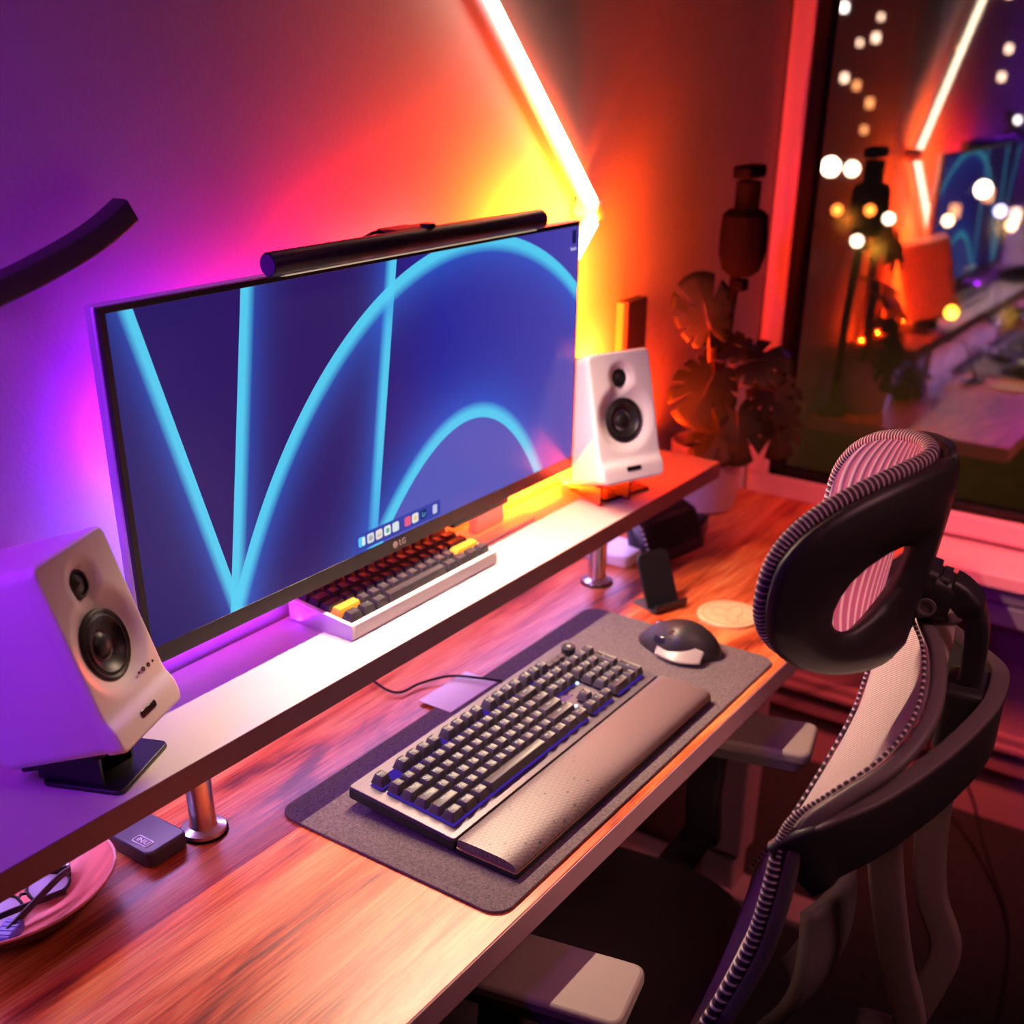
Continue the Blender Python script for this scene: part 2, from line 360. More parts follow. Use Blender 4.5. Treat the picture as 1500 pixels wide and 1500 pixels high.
# ------------------------------------------------------------------ desk
XR = 1.5875; XL = -0.75
desk = thing('desk', 'long standing desk with varnished brown wooden top along the back wall', 'desk', (0.4, 0.23, FL))
dl = Vector((-0.4, -0.23, -FL))
def dbx(x0, x1, y0, y1, z0, z1): return MB().box(Vector(((x0+x1)/2, (y0+y1)/2, (z0+z1)/2))+dl, (x1-x0, y1-y0, z1-z0))
dbx(XL, XR, 0.0015, 0.465, -0.0318, 0).build('desk_top', M['wood'], desk, bevel=0.0008)
eb = dbx(XL, XR, 0, 0.0012, -0.0324, -0.0004); eb.box(Vector((XR+0.0008, 0.2325, -0.0162))+dl, (0.001, 0.465, 0.032)); eb.build('edge_band', M['edge'], desk)['label'] = 'pale plain edge band'
M['leg'] = pm('desk_leg_steel', (0.30, 0.22, 0.25), 0.5)
for lx in (1.31, -0.45):
    dbx(lx-0.035, lx+0.035, 0.165, 0.255, -0.62, -0.06).build('leg', M['leg'], desk, bevel=0.004)
    dbx(lx-0.028, lx+0.028, 0.175, 0.245, FL+0.02, -0.61).build('leg_inner', M['leg'], desk, bevel=0.004)
    dbx(lx-0.04, lx+0.04, -0.02, 0.44, FL, FL+0.025).build('foot', M['leg'], desk, bevel=0.006)
    dbx(lx-0.03, lx+0.03, 0.03, 0.42, -0.07, -0.033).build('support', M['leg'], desk, bevel=0.003)
dbx(-0.42, 1.28, 0.18, 0.24, -0.075, -0.04).build('crossbar', M['leg'], desk, bevel=0.003)
# ------------------------------------------------------------------ shelf on posts
SH, SY, ST = 0.13, 0.3056, 0.0276
shelf = thing('desk_shelf', 'cream monitor shelf raised on chrome posts above the wooden desk', 'shelf', (0.4, 0.38, 0))
sl = Vector((-0.4, -0.38, 0))
MB().box(Vector(((XL+1.3416)/2, (SY+0.001+0.47)/2, SH-ST/2))+sl, (1.3416-XL, 0.47-SY-0.001, ST)).build('shelf_board', M['shelf'], shelf, bevel=0.0008)
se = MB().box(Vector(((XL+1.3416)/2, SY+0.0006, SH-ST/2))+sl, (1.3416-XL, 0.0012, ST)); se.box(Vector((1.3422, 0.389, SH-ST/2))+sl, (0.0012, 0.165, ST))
se.build('edge_band', M['shelf_edge'], shelf)['label'] = 'plain front edge with its shade in the colour'
for px in (0.1975, 1.0252, -0.55):
    T = Matrix.Translation(Vector((px, 0.3575+0.004, 0))+sl)
    pf = [(0.0, 0.0), (0.024, 0.0), (0.025, 0.002), (0.024, 0.006), (0.0155, 0.009), (0.0145, 0.013), (0.0145, 0.096), (0.019, 0.099), (0.019, SH-ST), (0.0, SH-ST)]
    po = MB().lathe(pf, 32, T).build('post', M['chrome'], shelf, auto=30)
    MB().lathe([(0.0235, 0.0), (0.0262, 0.0), (0.0262, 0.0025), (0.0235, 0.0025)], 32, T, cap=False).build('base_ring', M['blackmatte'], po)
# ------------------------------------------------------------------ monitor
MX0, MX1, MY, MZ0, MZ1 = 0.1863, 1.0032, 0.4006, 0.190, 0.5541
mon = thing('monitor', 'ultrawide monitor with blue arc wallpaper standing on the cream shelf', 'monitor', (0.595, 0.44, SH))
ml = Vector((-0.595, -0.44, -SH))
def mbx(x0, x1, y0, y1, z0, z1): return MB().box(Vector(((x0+x1)/2, (y0+y1)/2, (z0+z1)/2))+ml, (x1-x0, y1-y0, z1-z0))
mbx(MX0, MX1, MY+0.006, MY+0.020, MZ0, MZ1).build('back_cover', M['silver'], mon, bevel=0.003)['label'] = 'silver rear housing'
SX0, SX1, SZ0, SZ1 = 0.195, 1.0, 0.2105, 0.547
bz = mbx(MX0+0.001, MX1-0.001, MY, MY+0.0058, MZ0+0.001, SZ0); 
for a in ((MX0+0.001, MX1-0.001, MY, MY+0.0058, SZ1, MZ1-0.001), (MX0+0.001, SX0, MY, MY+0.0058, SZ0, SZ1), (SX1, MX1-0.001, MY, MY+0.0058, SZ0, SZ1)):
    bz.box(Vector(((a[0]+a[1])/2, (a[2]+a[3])/2, (a[4]+a[5])/2))+ml, (a[1]-a[0], a[3]-a[2], a[5]-a[4]))
M['bezel'] = pm('bezel_black', (0.016, 0.014, 0.016), 0.35)
bz.build('bezel', M['bezel'], mon, bevel=0.0006)
mbx(0.70, 0.83, MY-0.001, MY+0.012, MZ0-0.006, MZ0+0.002).build('chin_button', M['bezel'], mon, bevel=0.002)
def screen_mat():
    m, N, L = newmat('screen_wallpaper')
    for n in list(N):
        if n.type == 'BSDF_PRINCIPLED': N.remove(n)
    tc = N.new('ShaderNodeTexCoord'); sp = N.new('ShaderNodeSeparateXYZ'); L.new(tc.outputs['Object'], sp.inputs[0])
    def mt(op, a, b=None, c=None, clamp=False):
        n = N.new('ShaderNodeMath'); n.operation = op; n.use_clamp = clamp
        for i, q in enumerate((a, b, c)):
            if q is None: continue
            if isinstance(q, (int, float)): n.inputs[i].default_value = q
            else: L.new(q, n.inputs[i])
        return n.outputs[0]
    X, Z = sp.outputs['X'], sp.outputs['Z']
    def line(p, q, side):     # signed distance, positive on glow side
        dx, dz = q[0]-p[0], q[1]-p[1]; l = math.hypot(dx, dz); nx, nz = -dz/l*side, dx/l*side
        return mt('ADD', mt('MULTIPLY_ADD', X, nx, -(p[0]*nx+p[1]*nz)), mt('MULTIPLY', Z, nz))
    def conic(A, B, C, D_, E, s):
        F = mt('ADD', mt('MULTIPLY', mt('MULTIPLY', X, X), A), mt('MULTIPLY', mt('MULTIPLY', X, Z), B))
        F = mt('ADD', F, mt('MULTIPLY', mt('MULTIPLY', Z, Z), C)); F = mt('ADD', F, mt('MULTIPLY', X, D_)); F = mt('ADD', F, mt('MULTIPLY_ADD', Z, E, -1.0))
        gx = mt('ADD', mt('MULTIPLY_ADD', X, 2*A, D_), mt('MULTIPLY', Z, B)); gz = mt('ADD', mt('MULTIPLY_ADD', Z, 2*C, E), mt('MULTIPLY', X, B))
        g = mt('SQRT', mt('ADD', mt('MULTIPLY', gx, gx), mt('MULTIPLY', gz, gz)))
        return mt('MULTIPLY', mt('DIVIDE', F, g), s)
    def glow(d, wd, core):
        inside = mt('GREATER_THAN', d, 0.0)
        e = mt('EXPONENT', mt('MULTIPLY', mt('POWER', mt('DIVIDE', mt('MAXIMUM', d, 0.0), wd), 1.3), -1.0))
        c = mt('SUBTRACT', 1.0, mt('SMOOTHSTEP', d, core*0.35, core) if False else mt('MULTIPLY', mt('MAXIMUM', mt('SUBTRACT', d, core*0.45), 0.0), 1/(core*0.55)), clamp=True)
        return mt('MULTIPLY', inside, e), mt('MULTIPLY', inside, c)
    gs = []
    gs.append(glow(line((0.2257, 0.545), (0.318, 0.213), -1), 0.024, 0.018))
    gs.append(glow(line((0.358, 0.547), (0.301, 0.212), 1), 0.026, 0.020))
    gs.append(glow(line((0.601, 0.549), (0.5435, 0.212), -1), 0.030, 0.020))
    dC = conic(-3.3727, 0.2456, -1.937, 4.9415, -0.5557, 1)
    gs.append(glow(dC, 0.032, 0.022))
    dE = conic(-2.462, 0.6772, -0.1793, 3.4292, -1.0234, -1)
    gs.append(glow(dE, 0.040, 0.022))
    # background
    base = N.new('ShaderNodeValToRGB'); L.new(mt('MULTIPLY_ADD', X, 1.2, -0.2), base.inputs[0])
    e = base.color_ramp.elements; e[0].position = 0.0; e[0].color = (0.012, 0.010, 0.13, 1); e[1].position = 1.0; e[1].color = (0.075, 0.06, 0.40, 1)
    x = e.new(0.25); x.color = (0.028, 0.009, 0.12, 1); x = e.new(0.45); x.color = (0.03, 0.01, 0.12, 1); x = e.new(0.62); x.color = (0.022, 0.018, 0.30, 1)
    insideE = mt('GREATER_THAN', mt('MULTIPLY', dE, -1.0), 0.0)
    lit = N.new('ShaderNodeMix'); lit.data_type = 'RGBA'; lit.blend_type = 'MIX'; L.new(insideE, lit.inputs[0]); L.new(base.outputs[0], lit.inputs[6]); lit.inputs[7].default_value = (0.085, 0.10, 0.48, 1)
    cur = lit.outputs[2]
    for h, c in gs:
        m1 = N.new('ShaderNodeMix'); m1.data_type = 'RGBA'; L.new(mt('MULTIPLY', h, 0.75), m1.inputs[0]); L.new(cur, m1.inputs[6]); m1.inputs[7].default_value = (0.03, 0.14, 0.75, 1)
        m2 = N.new('ShaderNodeMix'); m2.data_type = 'RGBA'; L.new(mt('MULTIPLY', c, 0.85), m2.inputs[0]); L.new(m1.outputs[2], m2.inputs[6]); m2.inputs[7].default_value = (0.10, 0.68, 0.92, 1)
        cur = m2.outputs[2]
    em_ = N.new('ShaderNodeEmission'); L.new(cur, em_.inputs[0]); em_.inputs[1].default_value = 1.0
    gl = N.new('ShaderNodeBsdfGlossy'); gl.inputs['Roughness'].default_value = 0.25; gl.inputs[0].default_value = (0.04, 0.04, 0.04, 1)
    ad = N.new('ShaderNodeAddShader'); L.new(em_.outputs[0], ad.inputs[0]); L.new(gl.outputs[0], ad.inputs[1])
    L.new(ad.outputs[0], N['Material Output'].inputs[0]); return m
M['screen'] = screen_mat()
# screen keeps its object origin at the world origin of the layout so that wallpaper coordinates are metres
scr = MB().bx(SX0, SX1, MY+0.0006, MY+0.004, SZ0, SZ1).build('screen', M['screen'], mon, smooth=False); scr.location = ml
scr['label'] = 'lit screen with cyan arcs and lines on deep blue'
ic = [((0.10, 0.62, 0.95), (0.85, 0.92, 0.95)), ((0.75, 0.75, 0.8), (0.45, 0.45, 0.5)), ((0.85, 0.75, 0.72), (0.8, 0.6, 0.5)), ((0.85, 0.9, 0.92), (0.2, 0.5, 0.35)), ((0.75, 0.82, 0.82), (0.8, 0.85, 0.8)), ((0.85, 0.12, 0.25), (0.9, 0.4, 0.5)), ((0.85, 0.85, 0.8), (0.9, 0.7, 0.3)), ((0.02, 0.03, 0.15), (0.15, 0.5, 0.9)), ((0.6, 0.6, 0.85), (0.8, 0.8, 0.9))]
ix = [0.516, 0.532, 0.548, 0.564, 0.580, 0.604, 0.619, 0.636, 0.660]
def wall_rr(x0, x1, z0, z1, r, y, t):
    mb = MB(); mb.prism(rrect(x0, x1, z0, z1, r, 4), -t, 0, Matrix.Translation(Vector((0, y, 0))) @ Matrix.Rotation(PI/2, 4, 'X'))
    return mb
def place(mb):
    for i in range(len(mb.v)): mb.v[i] = mb.v[i]+ml
    return mb
dk = place(wall_rr(0.505, 0.672, 0.2135, 0.2345, 0.004, MY, 0.0004)).build('dock_bar', em('dock_blue', (0.05, 0.06, 0.38), 1.0), scr, smooth=False); dk.parent = scr; dk.location = -ml
for k, (x, (c1, c2)) in enumerate(zip(ix, ic)):
    h = 0.0062
    wd = h if k != 8 else 0.0045
    o = place(wall_rr(x-wd, x+wd, 0.2245-h, 0.2245+h, 0.0025, MY-0.0003, 0.0004)).build('dock_icon', em('icon_a%d' % k, c1, 0.95), scr, smooth=False); o.location = -ml
    if k == 7:
        t = text('icon_mark', 'Lr', 0.009, em('icon_b7', c2, 1.0), scr, Matrix.Translation((x, MY-0.001, 0.2245)) @ Matrix.Rotation(PI/2, 4, 'X'), 0.0001)
    elif k in (0, 1, 2, 3, 6):
        if k == 0: q = wall_rr(x, x+wd*0.8, 0.2245-h*.8, 0.2245+h*.8, 0.001, MY-0.0006, 0.0003)
        elif k == 2: q = wall_rr(x-wd*.7, x+wd*.7, 0.2245-h*.5, 0.2245+h*.1, 0.001, MY-0.0006, 0.0003)
        else: q = wall_rr(x-wd*.55, x+wd*.55, 0.2245-h*.55, 0.2245+h*.55, 0.003, MY-0.0006, 0.0003)
        o = place(q).build('icon_mark', em('icon_b%d' % k, c2, 0.9), scr, smooth=False); o.location = -ml
o = place(wall_rr(0.983, 0.993, 0.524, 0.542, 0.001, MY, 0.0004)).build('desktop_icon', em('dark_icon', (0.01, 0.01, 0.08), 1), scr, smooth=False); o.location = -ml
text('icon_label', 'Studio', 0.006, em('label_white', (0.8, 0.8, 0.95), 1), scr, Matrix.Translation((0.986, MY-0.0004, 0.517)) @ Matrix.Rotation(PI/2, 4, 'X'), 0.0001)
M['logo'] = pm('logo_grey', (0.62, 0.50, 0.45), 0.4)
text('brand_mark', 'LG', 0.011, M['logo'], mon, Matrix.Translation(Vector((0.592, MY-0.0004, 0.2005))+ml) @ Matrix.Rotation(PI/2, 4, 'X'), 0.0002)
MB().lathe([(0, 0), (0.0045, 0), (0.0045, 0.0005), (0, 0.0005)], 20, Matrix.Translation(Vector((0.578, MY, 0.2005))+ml) @ Matrix.Rotation(PI/2, 4, 'X')).build('brand_mark', M['logo'], mon)
# stand
mbx(0.80, 0.87, 0.435, 0.452, SH+0.005, 0.40).build('stand_neck', M['silver'], mon, bevel=0.004)
MB().prism(rrect(0.755, 0.925, 0.408, 0.468, 0.02), SH, SH+0.006, Matrix.Translation(ml)).build('stand_base', M['silver'], mon, bevel=0.002)
mbx(0.76, 0.90, MY+0.018, 0.437, 0.33, 0.45).build('stand_mount', M['silver'], mon, bevel=0.004)
# ------------------------------------------------------------------ light bar on the monitor
bar = thing('monitor_light_bar', 'black tubular light bar clipped over the top of the ultrawide monitor', 'lamp', (0.63, 0.395, MZ1))
bl = Vector((-0.63, -0.395, -MZ1))
BY, BZ = 0.388, 0.5675
def bpath(x0, x1): return [Vector((x0, BY, BZ))+bl, Vector((x0+0.002, BY, BZ))+bl, Vector((x1-0.002, BY, BZ))+bl, Vector((x1, BY, BZ))+bl]
MB().tube(bpath(0.385, 0.882), 0.0125, 28, ups=(0, 0, 1), scale=[.9, 1, 1, .9]).build('bar_body', M['black'], bar, auto=50)
M['purple_cap'] = pm('end_cap_purple', (0.05, 0.03, 0.12), 0.3)
MB().tube([Vector((0.3842, BY, BZ))+bl, Vector((0.3848, BY, BZ))+bl], 0.0105, 24, ups=(0, 0, 1)).build('end_cap', M['purple_cap'], bar)
M['barlight'] = em('bar_led', (1.0, 0.70, 0.46), 0.5)
MB().box(Vector((0.6335, BY-0.002, BZ-0.0124))+bl, (0.46, 0.008, 0.0015), Matrix.Rotation(math.radians(-8), 3, 'X')).build('led_strip', M['barlight'], bar)['label'] = 'warm white glowing strip under the bar'
MB().box(Vector((0.63, BY+0.016, BZ+0.003))+bl, (0.085, 0.034, 0.020)).build('clamp', M['black'], bar, bevel=0.008, seg=3)
MB().box(Vector((0.63, BY+0.041, BZ-0.022))+bl, (0.06, 0.012, 0.066)).build('counterweight', M['black'], bar, bevel=0.005)
MB().lathe([(0.0, 0), (0.009, 0), (0.009, 0.004), (0, 0.005)], 20, Matrix.Translation(Vector((0.645, BY+0.002, BZ+0.012))+bl)).build('touch_button', M['blackgloss'], bar)
MB().tube(spline([Vector((0.60, BY+0.02, BZ+0.008))+bl, Vector((0.575, BY+0.03, BZ+0.008))+bl, Vector((0.56, 0.432, BZ-0.02))+bl, Vector((0.56, 0.44, 0.42))+bl], 6), 0.002, 8).build('cable', M['blackmatte'], bar)
lo = area('bar_light', (0.6335, 0.3835, 0.5535), (0.6335, 0.14, 0.0), 0.46, 0.008, 7.0, (1.0, 0.69, 0.46), 130)
# ------------------------------------------------------------------ speakers
def speaker(O, yaw, tilt, wd, ht, dp, label, knobs):
    t = thing('speaker', label, 'speaker', (O[0], O[1], SH), 0, 'white desktop speakers')
    R = Vector((math.cos(yaw), math.sin(yaw), 0)); Bh = Vector((-math.sin(yaw), math.cos(yaw), 0))
    U = Vector((0, 0, 1))*math.cos(tilt)+Bh*math.sin(tilt); B = Bh*math.cos(tilt)-Vector((0, 0, 1))*math.sin(tilt)
    F = Matrix((R, U, -B)).transposed().to_4x4(); F.translation = Vector((0, 0, O[2]-SH))   # x right, y up, z toward listener
    # cabinet behind the baffle
    def P(x, y, z): return F @ Vector((x, y, z))
    cab = MB()
    def loop(z, ins, r):
        return [P(x, y, z) for x, y in rrect(ins, wd-ins, ins, ht-ins, r, 6)]
    loops = [loop(-0.012, 0.0008, 0.013), loop(-dp+0.012, 0.0008, 0.012), loop(-dp+0.003, 0.004, 0.010), loop(-dp, 0.010, 0.008)]
    n = len(loops[0])
    for lp in loops: cab.v += lp
    for j in range(len(loops)-1):
        for i in range(n): cab.f.append((j*n+i, j*n+(i+1) % n, (j+1)*n+(i+1) % n, (j+1)*n+i))
    cab.f.append(tuple((len(loops)-1)*n+i for i in range(n))); cab.f.append(tuple(range(n))[::-1])
    cab.build('cabinet', M['speaker'], t)
    # baffle: grid with driver recesses
    tw = (wd*0.50, ht*0.80); wo = (wd*0.50, ht*0.475)
    lip = ht*0.155
    def depth(x, y):
        z = 0.0
        d = math.hypot(x-tw[0], y-tw[1]);  R1 = 0.027
        if d < R1: z -= 0.010*(0.5+0.5*math.cos(PI*d/R1))**0.8
        if d < 0.0125: z = -0.016
        d = math.hypot(x-wo[0], (y-wo[1]-0.004)); R2 = 0.056
        if d < R2: z -= 0.010*min(1, (0.5+0.5*math.cos(PI*max(0, d-0.026)/(R2-0.026))))
        if math.hypot(x-wo[0], y-wo[1]) < 0.0315: z = -0.022
        k = (y-lip)/0.006
        z += 0.006*(1/(1+math.exp(max(-40, min(40, k*2)))))
        return z
    bf = MB(); nu, nv = 70, 110
    rr = 0.011
    def fn(u, v):
        # map the square onto a rounded rectangle
        y = ht*v; x = wd*u
        ex = 0
        if y < rr: ex = rr-math.sqrt(max(0, rr*rr-(rr-y)**2))
        if y > ht-rr: ex = rr-math.sqrt(max(0, rr*rr-(y-ht+rr)**2))
        x = ex+(wd-2*ex)*u
        e = min(x-ex, wd-ex-x, y, ht-y); rd = 0.0
        if e < 0.004: rd = -(0.004-math.sqrt(max(0, 0.004**2-(0.004-e)**2)))
        return P(x, y, depth(x, y)+rd)
    bf.quadgrid(fn, nu, nv); bf.uv = {}
    # side skirt
    b0 = len(bf.v); W = nu+1
    per = [i for i in range(W)]+[j*W+nu for j in range(1, nv+1)]+[nv*W+i for i in range(nu-1, -1, -1)]+[j*W for j in range(nv-1, 0, -1)]
    iF = F.inverted()
    for i in per:
        q = iF @ bf.v[i]; bf.v.append(P(q.x, q.y, -0.0115))
    for k in range(len(per)): bf.f.append((per[k], per[(k+1) % len(per)], b0+(k+1) % len(per), b0+k))
    bf.build('baffle', M['speaker'], t, auto=80)
    def disc(name, c, prof, mat, par, n=40): return MB().lathe(prof, n, F @ Matrix.Translation((c[0], c[1], 0))).build(name, mat, par, auto=50)
    disc('tweeter', tw, [(0.0135, -0.0098), (0.0135, -0.0065), (0.011, -0.006), (0.0105, -0.008), (0.0, -0.0045)], M['cone'], t)
    w_ = disc('woofer', wo, [(0.0335, -0.012), (0.0335, -0.0055), (0.0315, -0.0045), (0.029, -0.006), (0.026, -0.0045), (0.024, -0.007), (0.013, -0.0135), (0.0, -0.0135)], M['cone'], t)
    disc('dust_cap', wo, [(0.0135, -0.0137), (0.011, -0.0095), (0.006, -0.0075), (0.0, -0.007)], M['black'], w_)
    # port / name plate
    bdg = MB(); bdg.prism(rrect(wd*.5-0.0135, wd*.5+0.0135, lip-0.014, lip-0.007, 0.0025), 0.004, 0.0067, F); bdg.build('badge', M['blackgloss'], t, bevel=0.0004)
    if knobs:
        for k, dx in enumerate((-0.017, -0.009, 0.0, 0.008)):
            r_ = 0.0013 if k in (0, 3) else 0.0024
            disc('control_hole', (wd*0.80+dx, lip+0.020), [(r_, -0.0005), (r_, 0.0005), (r_*.6, 0.0006), (0, 0.0003)], M['black'], t, 14)
    # foam-free wedge stand on the shelf
    st = thing('speaker_stand', label.replace('speaker', 'pad', 1), 'stand', (O[0], O[1], SH)) if False else None
    return t, F, R, Bh
sp1, F1, R1, B1 = speaker((0.060, 0.288, 0.190), 0.384, 0.30, 0.113, 0.187, 0.135, 'white speaker with black drivers, nearest the camera on the shelf left of the monitor', True)
sp2, F2, R2, B2 = speaker((0.972, 0.328, 0.182), -0.40, 0.27, 0.116, 0.194, 0.125, 'white speaker with black drivers, on the shelf right of the monitor', False)
def spk_stand(label, c, rz, wd, dp, sp, hfront):
    t = thing('speaker_stand', label, 'speaker stand', (c[0], c[1], SH), rz, 'black angled speaker stands')
    MB().prism(rrect(-wd/2, wd/2, 0, dp, 0.008), 0, 0.005).build('base_plate', M['black'], t, bevel=0.0015)
    return t
st1 = spk_stand('black angled stand under the left white speaker', (0.118, 0.333), 0.40, 0.095, 0.085, sp1, 0)
st2 = spk_stand('black angled stand under the right white speaker', (1.09, 0.348), -0.26, 0.105, 0.085, sp2, 0)
def stand_ramp(t, F, wd, dp):
    """sloped plate the cabinet rests on, with two side ribs down to the base plate"""
    inv = t.matrix_basis.inverted() if False else (Matrix.Translation(t.location) @ Matrix.Rotation(t.rotation_euler.z, 4, 'Z')).inverted()
    return inv
for (t, F, sp, wd, dp) in ((st1, F1, sp1, 0.113, 0.135), (st2, F2, sp2, 0.116, 0.125)):
    W = Matrix.Translation(sp.location) @ F
    inv = stand_ramp(t, F, wd, dp)
    MB().box((0, 0, 0), (1, 1, 1))
    pl = MB(); pl.prism(rrect(0.012, wd-0.012, -dp+0.012, -0.03, 0.006), -0.0045, -0.0006, inv @ W @ Matrix.Rotation(-PI/2, 4, 'X') @ Matrix.Scale(-1, 4, (0, 1, 0)))
    # prism plane: x right, y -> cabinet depth
    pl = MB()
    pts = rrect(0.012, wd-0.012, 0.030, dp-0.012, 0.006)
    for h in (-0.0045, -0.0006):
        for x, d in pts: pl.v.append(inv @ W @ Vector((x, h, -d)))
    n = len(pts); pl.f.append(tuple(range(n))); pl.f.append(tuple(range(n, 2*n)))
    for i in range(n): pl.f.append((i, (i+1) % n, n+(i+1) % n, n+i))
    pl.build('tilt_plate', M['black'], t)
    for xx in (0.03, wd-0.03):
        a = inv @ W @ Vector((xx, -0.004, -0.045)); b = inv @ W @ Vector((xx, -0.004, -dp+0.02))
        rb = MB()
        for s in (-0.002, 0.002):
            for p in (a, b, Vector((b.x, b.y, 0.0045)), Vector((a.x, a.y, 0.0045))): rb.v.append(p+Vector((s, 0, 0)))
        rb.f = [(0, 1, 2, 3), (4, 5, 6, 7), (0, 1, 5, 4), (1, 2, 6, 5), (2, 3, 7, 6), (3, 0, 4, 7)]
        rb.build('rib', M['black'], t)
# ------------------------------------------------------------------ keycap maker
def keycap_mesh(w_, d_, h_, name, mat):
    bm = MB(); secs = [(0.0, 0.0), (0.0016, h_*0.50), (0.0027, h_*0.93), (0.0034, h_)]
    n0 = None
    for ins, z in secs:
        lp = rrect(-w_/2+ins, w_/2-ins, -d_/2+ins*0.9, d_/2-ins*1.1, 0.0016, 3)
        if n0 is None: n0 = len(lp)
        bm.v += [Vector((x, y, z)) for x, y in lp]
    for j in range(len(secs)-1):
        for i in range(n0): bm.f.append((j*n0+i, j*n0+(i+1) % n0, (j+1)*n0+(i+1) % n0, (j+1)*n0+i))
    b = len(bm.v); lp = rrect(-w_/2+0.0044, w_/2-0.0044, -d_/2+0.0042, d_/2-0.0044, 0.0012, 3)
    bm.v += [Vector((x, y, h_-0.0007)) for x, y in lp]
    j = len(secs)-1
    for i in range(n0): bm.f.append((j*n0+i, j*n0+(i+1) % n0, b+(i+1) % n0, b+i))
    bm.f.append(tuple(b+i for i in range(n0))); bm.f.append(tuple(range(n0))[::-1])
    me = bpy.data.meshes.new(name); me.from_pydata([tuple(v) for v in bm.v], [], bm.f)
    q = bmesh.new(); q.from_mesh(me); bmesh.ops.recalc_face_normals(q, faces=q.faces); q.to_mesh(me); q.free()
    for p in me.polygons: p.use_smooth = True
    me.set_sharp_from_angle(angle=math.radians(35)); me.materials.append(mat); return me
CAPS = {}
def put_key(parent, x, y, z, w_, d_, h_, mat, M4, name='keycap'):
    k = (round(w_, 4), round(d_, 4), h_, mat.name)
    if k not in CAPS: CAPS[k] = keycap_mesh(w_-0.0009, d_-0.0009, h_, name, mat)
    o = bpy.data.objects.new(name, CAPS[k]); COL.objects.link(o); o.parent = parent
    o.matrix_local = M4 @ Matrix.Translation((x, y, z)); return o
M['keycap'] = pm('keycap_black', (0.038, 0.029, 0.034), 0.48, spec=0.8)
M['legend'] = em('legend_backlit', (1.0, 0.85, 0.85), 1.1)
TEXTS = {}
def legend(s, size, parent, M4, mat):
    k = (s, size, mat.name)
    if k not in TEXTS:
        o = text('legend', s, size, mat, parent, M4, 0.00005); TEXTS[k] = o.data
    else:
        o = bpy.data.objects.new('legend', TEXTS[k]); COL.objects.link(o); o.parent = parent; o.matrix_local = M4
    return o
# ------------------------------------------------------------------ felt mat, card
matt = MB().prism(rrect(0.2636, 0.9331, 0.0136, 0.3186, 0.022, 8), 0.0003, 0.0035).build('desk_mat', M['felt'], bevel=0.0008)
tag(matt, 'grey felt desk mat with rounded corners under the big keyboard', 'desk mat')
M['card'] = pm('pale_wood_card', (0.72, 0.58, 0.52), 0.35)
cd = MB().prism([(0.549, 0.2935), (0.649, 0.2925), (0.650, 0.345), (0.549, 0.346)], 0.0037, 0.0047).build('paper_card', M['card'])
tag(cd, 'small pale card lying over the back edge of the grey mat', 'card')
# ------------------------------------------------------------------ main keyboard
kb = thing('keyboard', 'full-size black mechanical keyboard with blue backlight on the grey mat', 'keyboard', (0.5434, 0.186, 0.0036))
KX0, KX1, KY0, KY1 = 0.3184, 0.7684, 0.1125, 0.2608
TL = math.radians(4.0)
KM = Matrix.Translation((0, KY0-0.186, 0.010)) @ Matrix.Rotation(TL, 4, 'X')     # keyboard plane: x along, y back
kw = KX1-KX0; kd = KY1-KY0
M['kbplate'] = pm('brushed_dark_metal', (0.17, 0.14, 0.17), 0.42, 0.5, var=0.1, vscale=30, stretch=(1, 30, 1))
M['gold'] = pm('copper_edge', (0.75, 0.42, 0.20), 0.3, 0.8)
cs = MB(); cs.prism(rrect(-kw/2, kw/2, 0, kd, 0.004, 3), -0.0085, 0.0045, KM); cs.build('case', M['black'], kb, bevel=0.001)
MB().prism(rrect(-kw/2+0.001, kw/2-0.001, 0.0008, kd-0.001, 0.0035, 3), 0.0045, 0.0068, KM).build('top_plate', M['kbplate'], kb, bevel=0.0005)
M['bluelight'] = em('key_backlight', (0.10, 0.04, 0.70), 0.45)
U1 = 0.01905
KA0 = -kw/2+0.016; KYA = 0.0135
zz = 0.0069
KS = (kw-0.032)/(22.5*U1)
bl_ = MB()
for (x0, x1, y0, y1) in ((0, 15*U1, 0, 5*U1), (0, 15*U1, 5.25*U1, 6.25*U1), (15.25*U1, 18.25*U1, 0, 1*U1), (16.2*U1, 17.3*U1, 1*U1, 2*U1), (15.25*U1, 18.25*U1, 3*U1, 6.25*U1), (18.5*U1, 22.5*U1, 0, 5*U1)):
    bl_.prism([(KA0+x0+0.001, KYA+y0+0.0005), (KA0+x1*KS-0.0005, KYA+y0+0.0005), (KA0+x1*KS-0.0005, KYA+y1*0.985-0.0005), (KA0+x0+0.001, KYA+y1*0.985-0.0005)], zz-0.0001, zz+0.0003, KM)
bl_.build('backlight', M['bluelight'], kb, smooth=False)['label'] = 'blue glow between the keys'
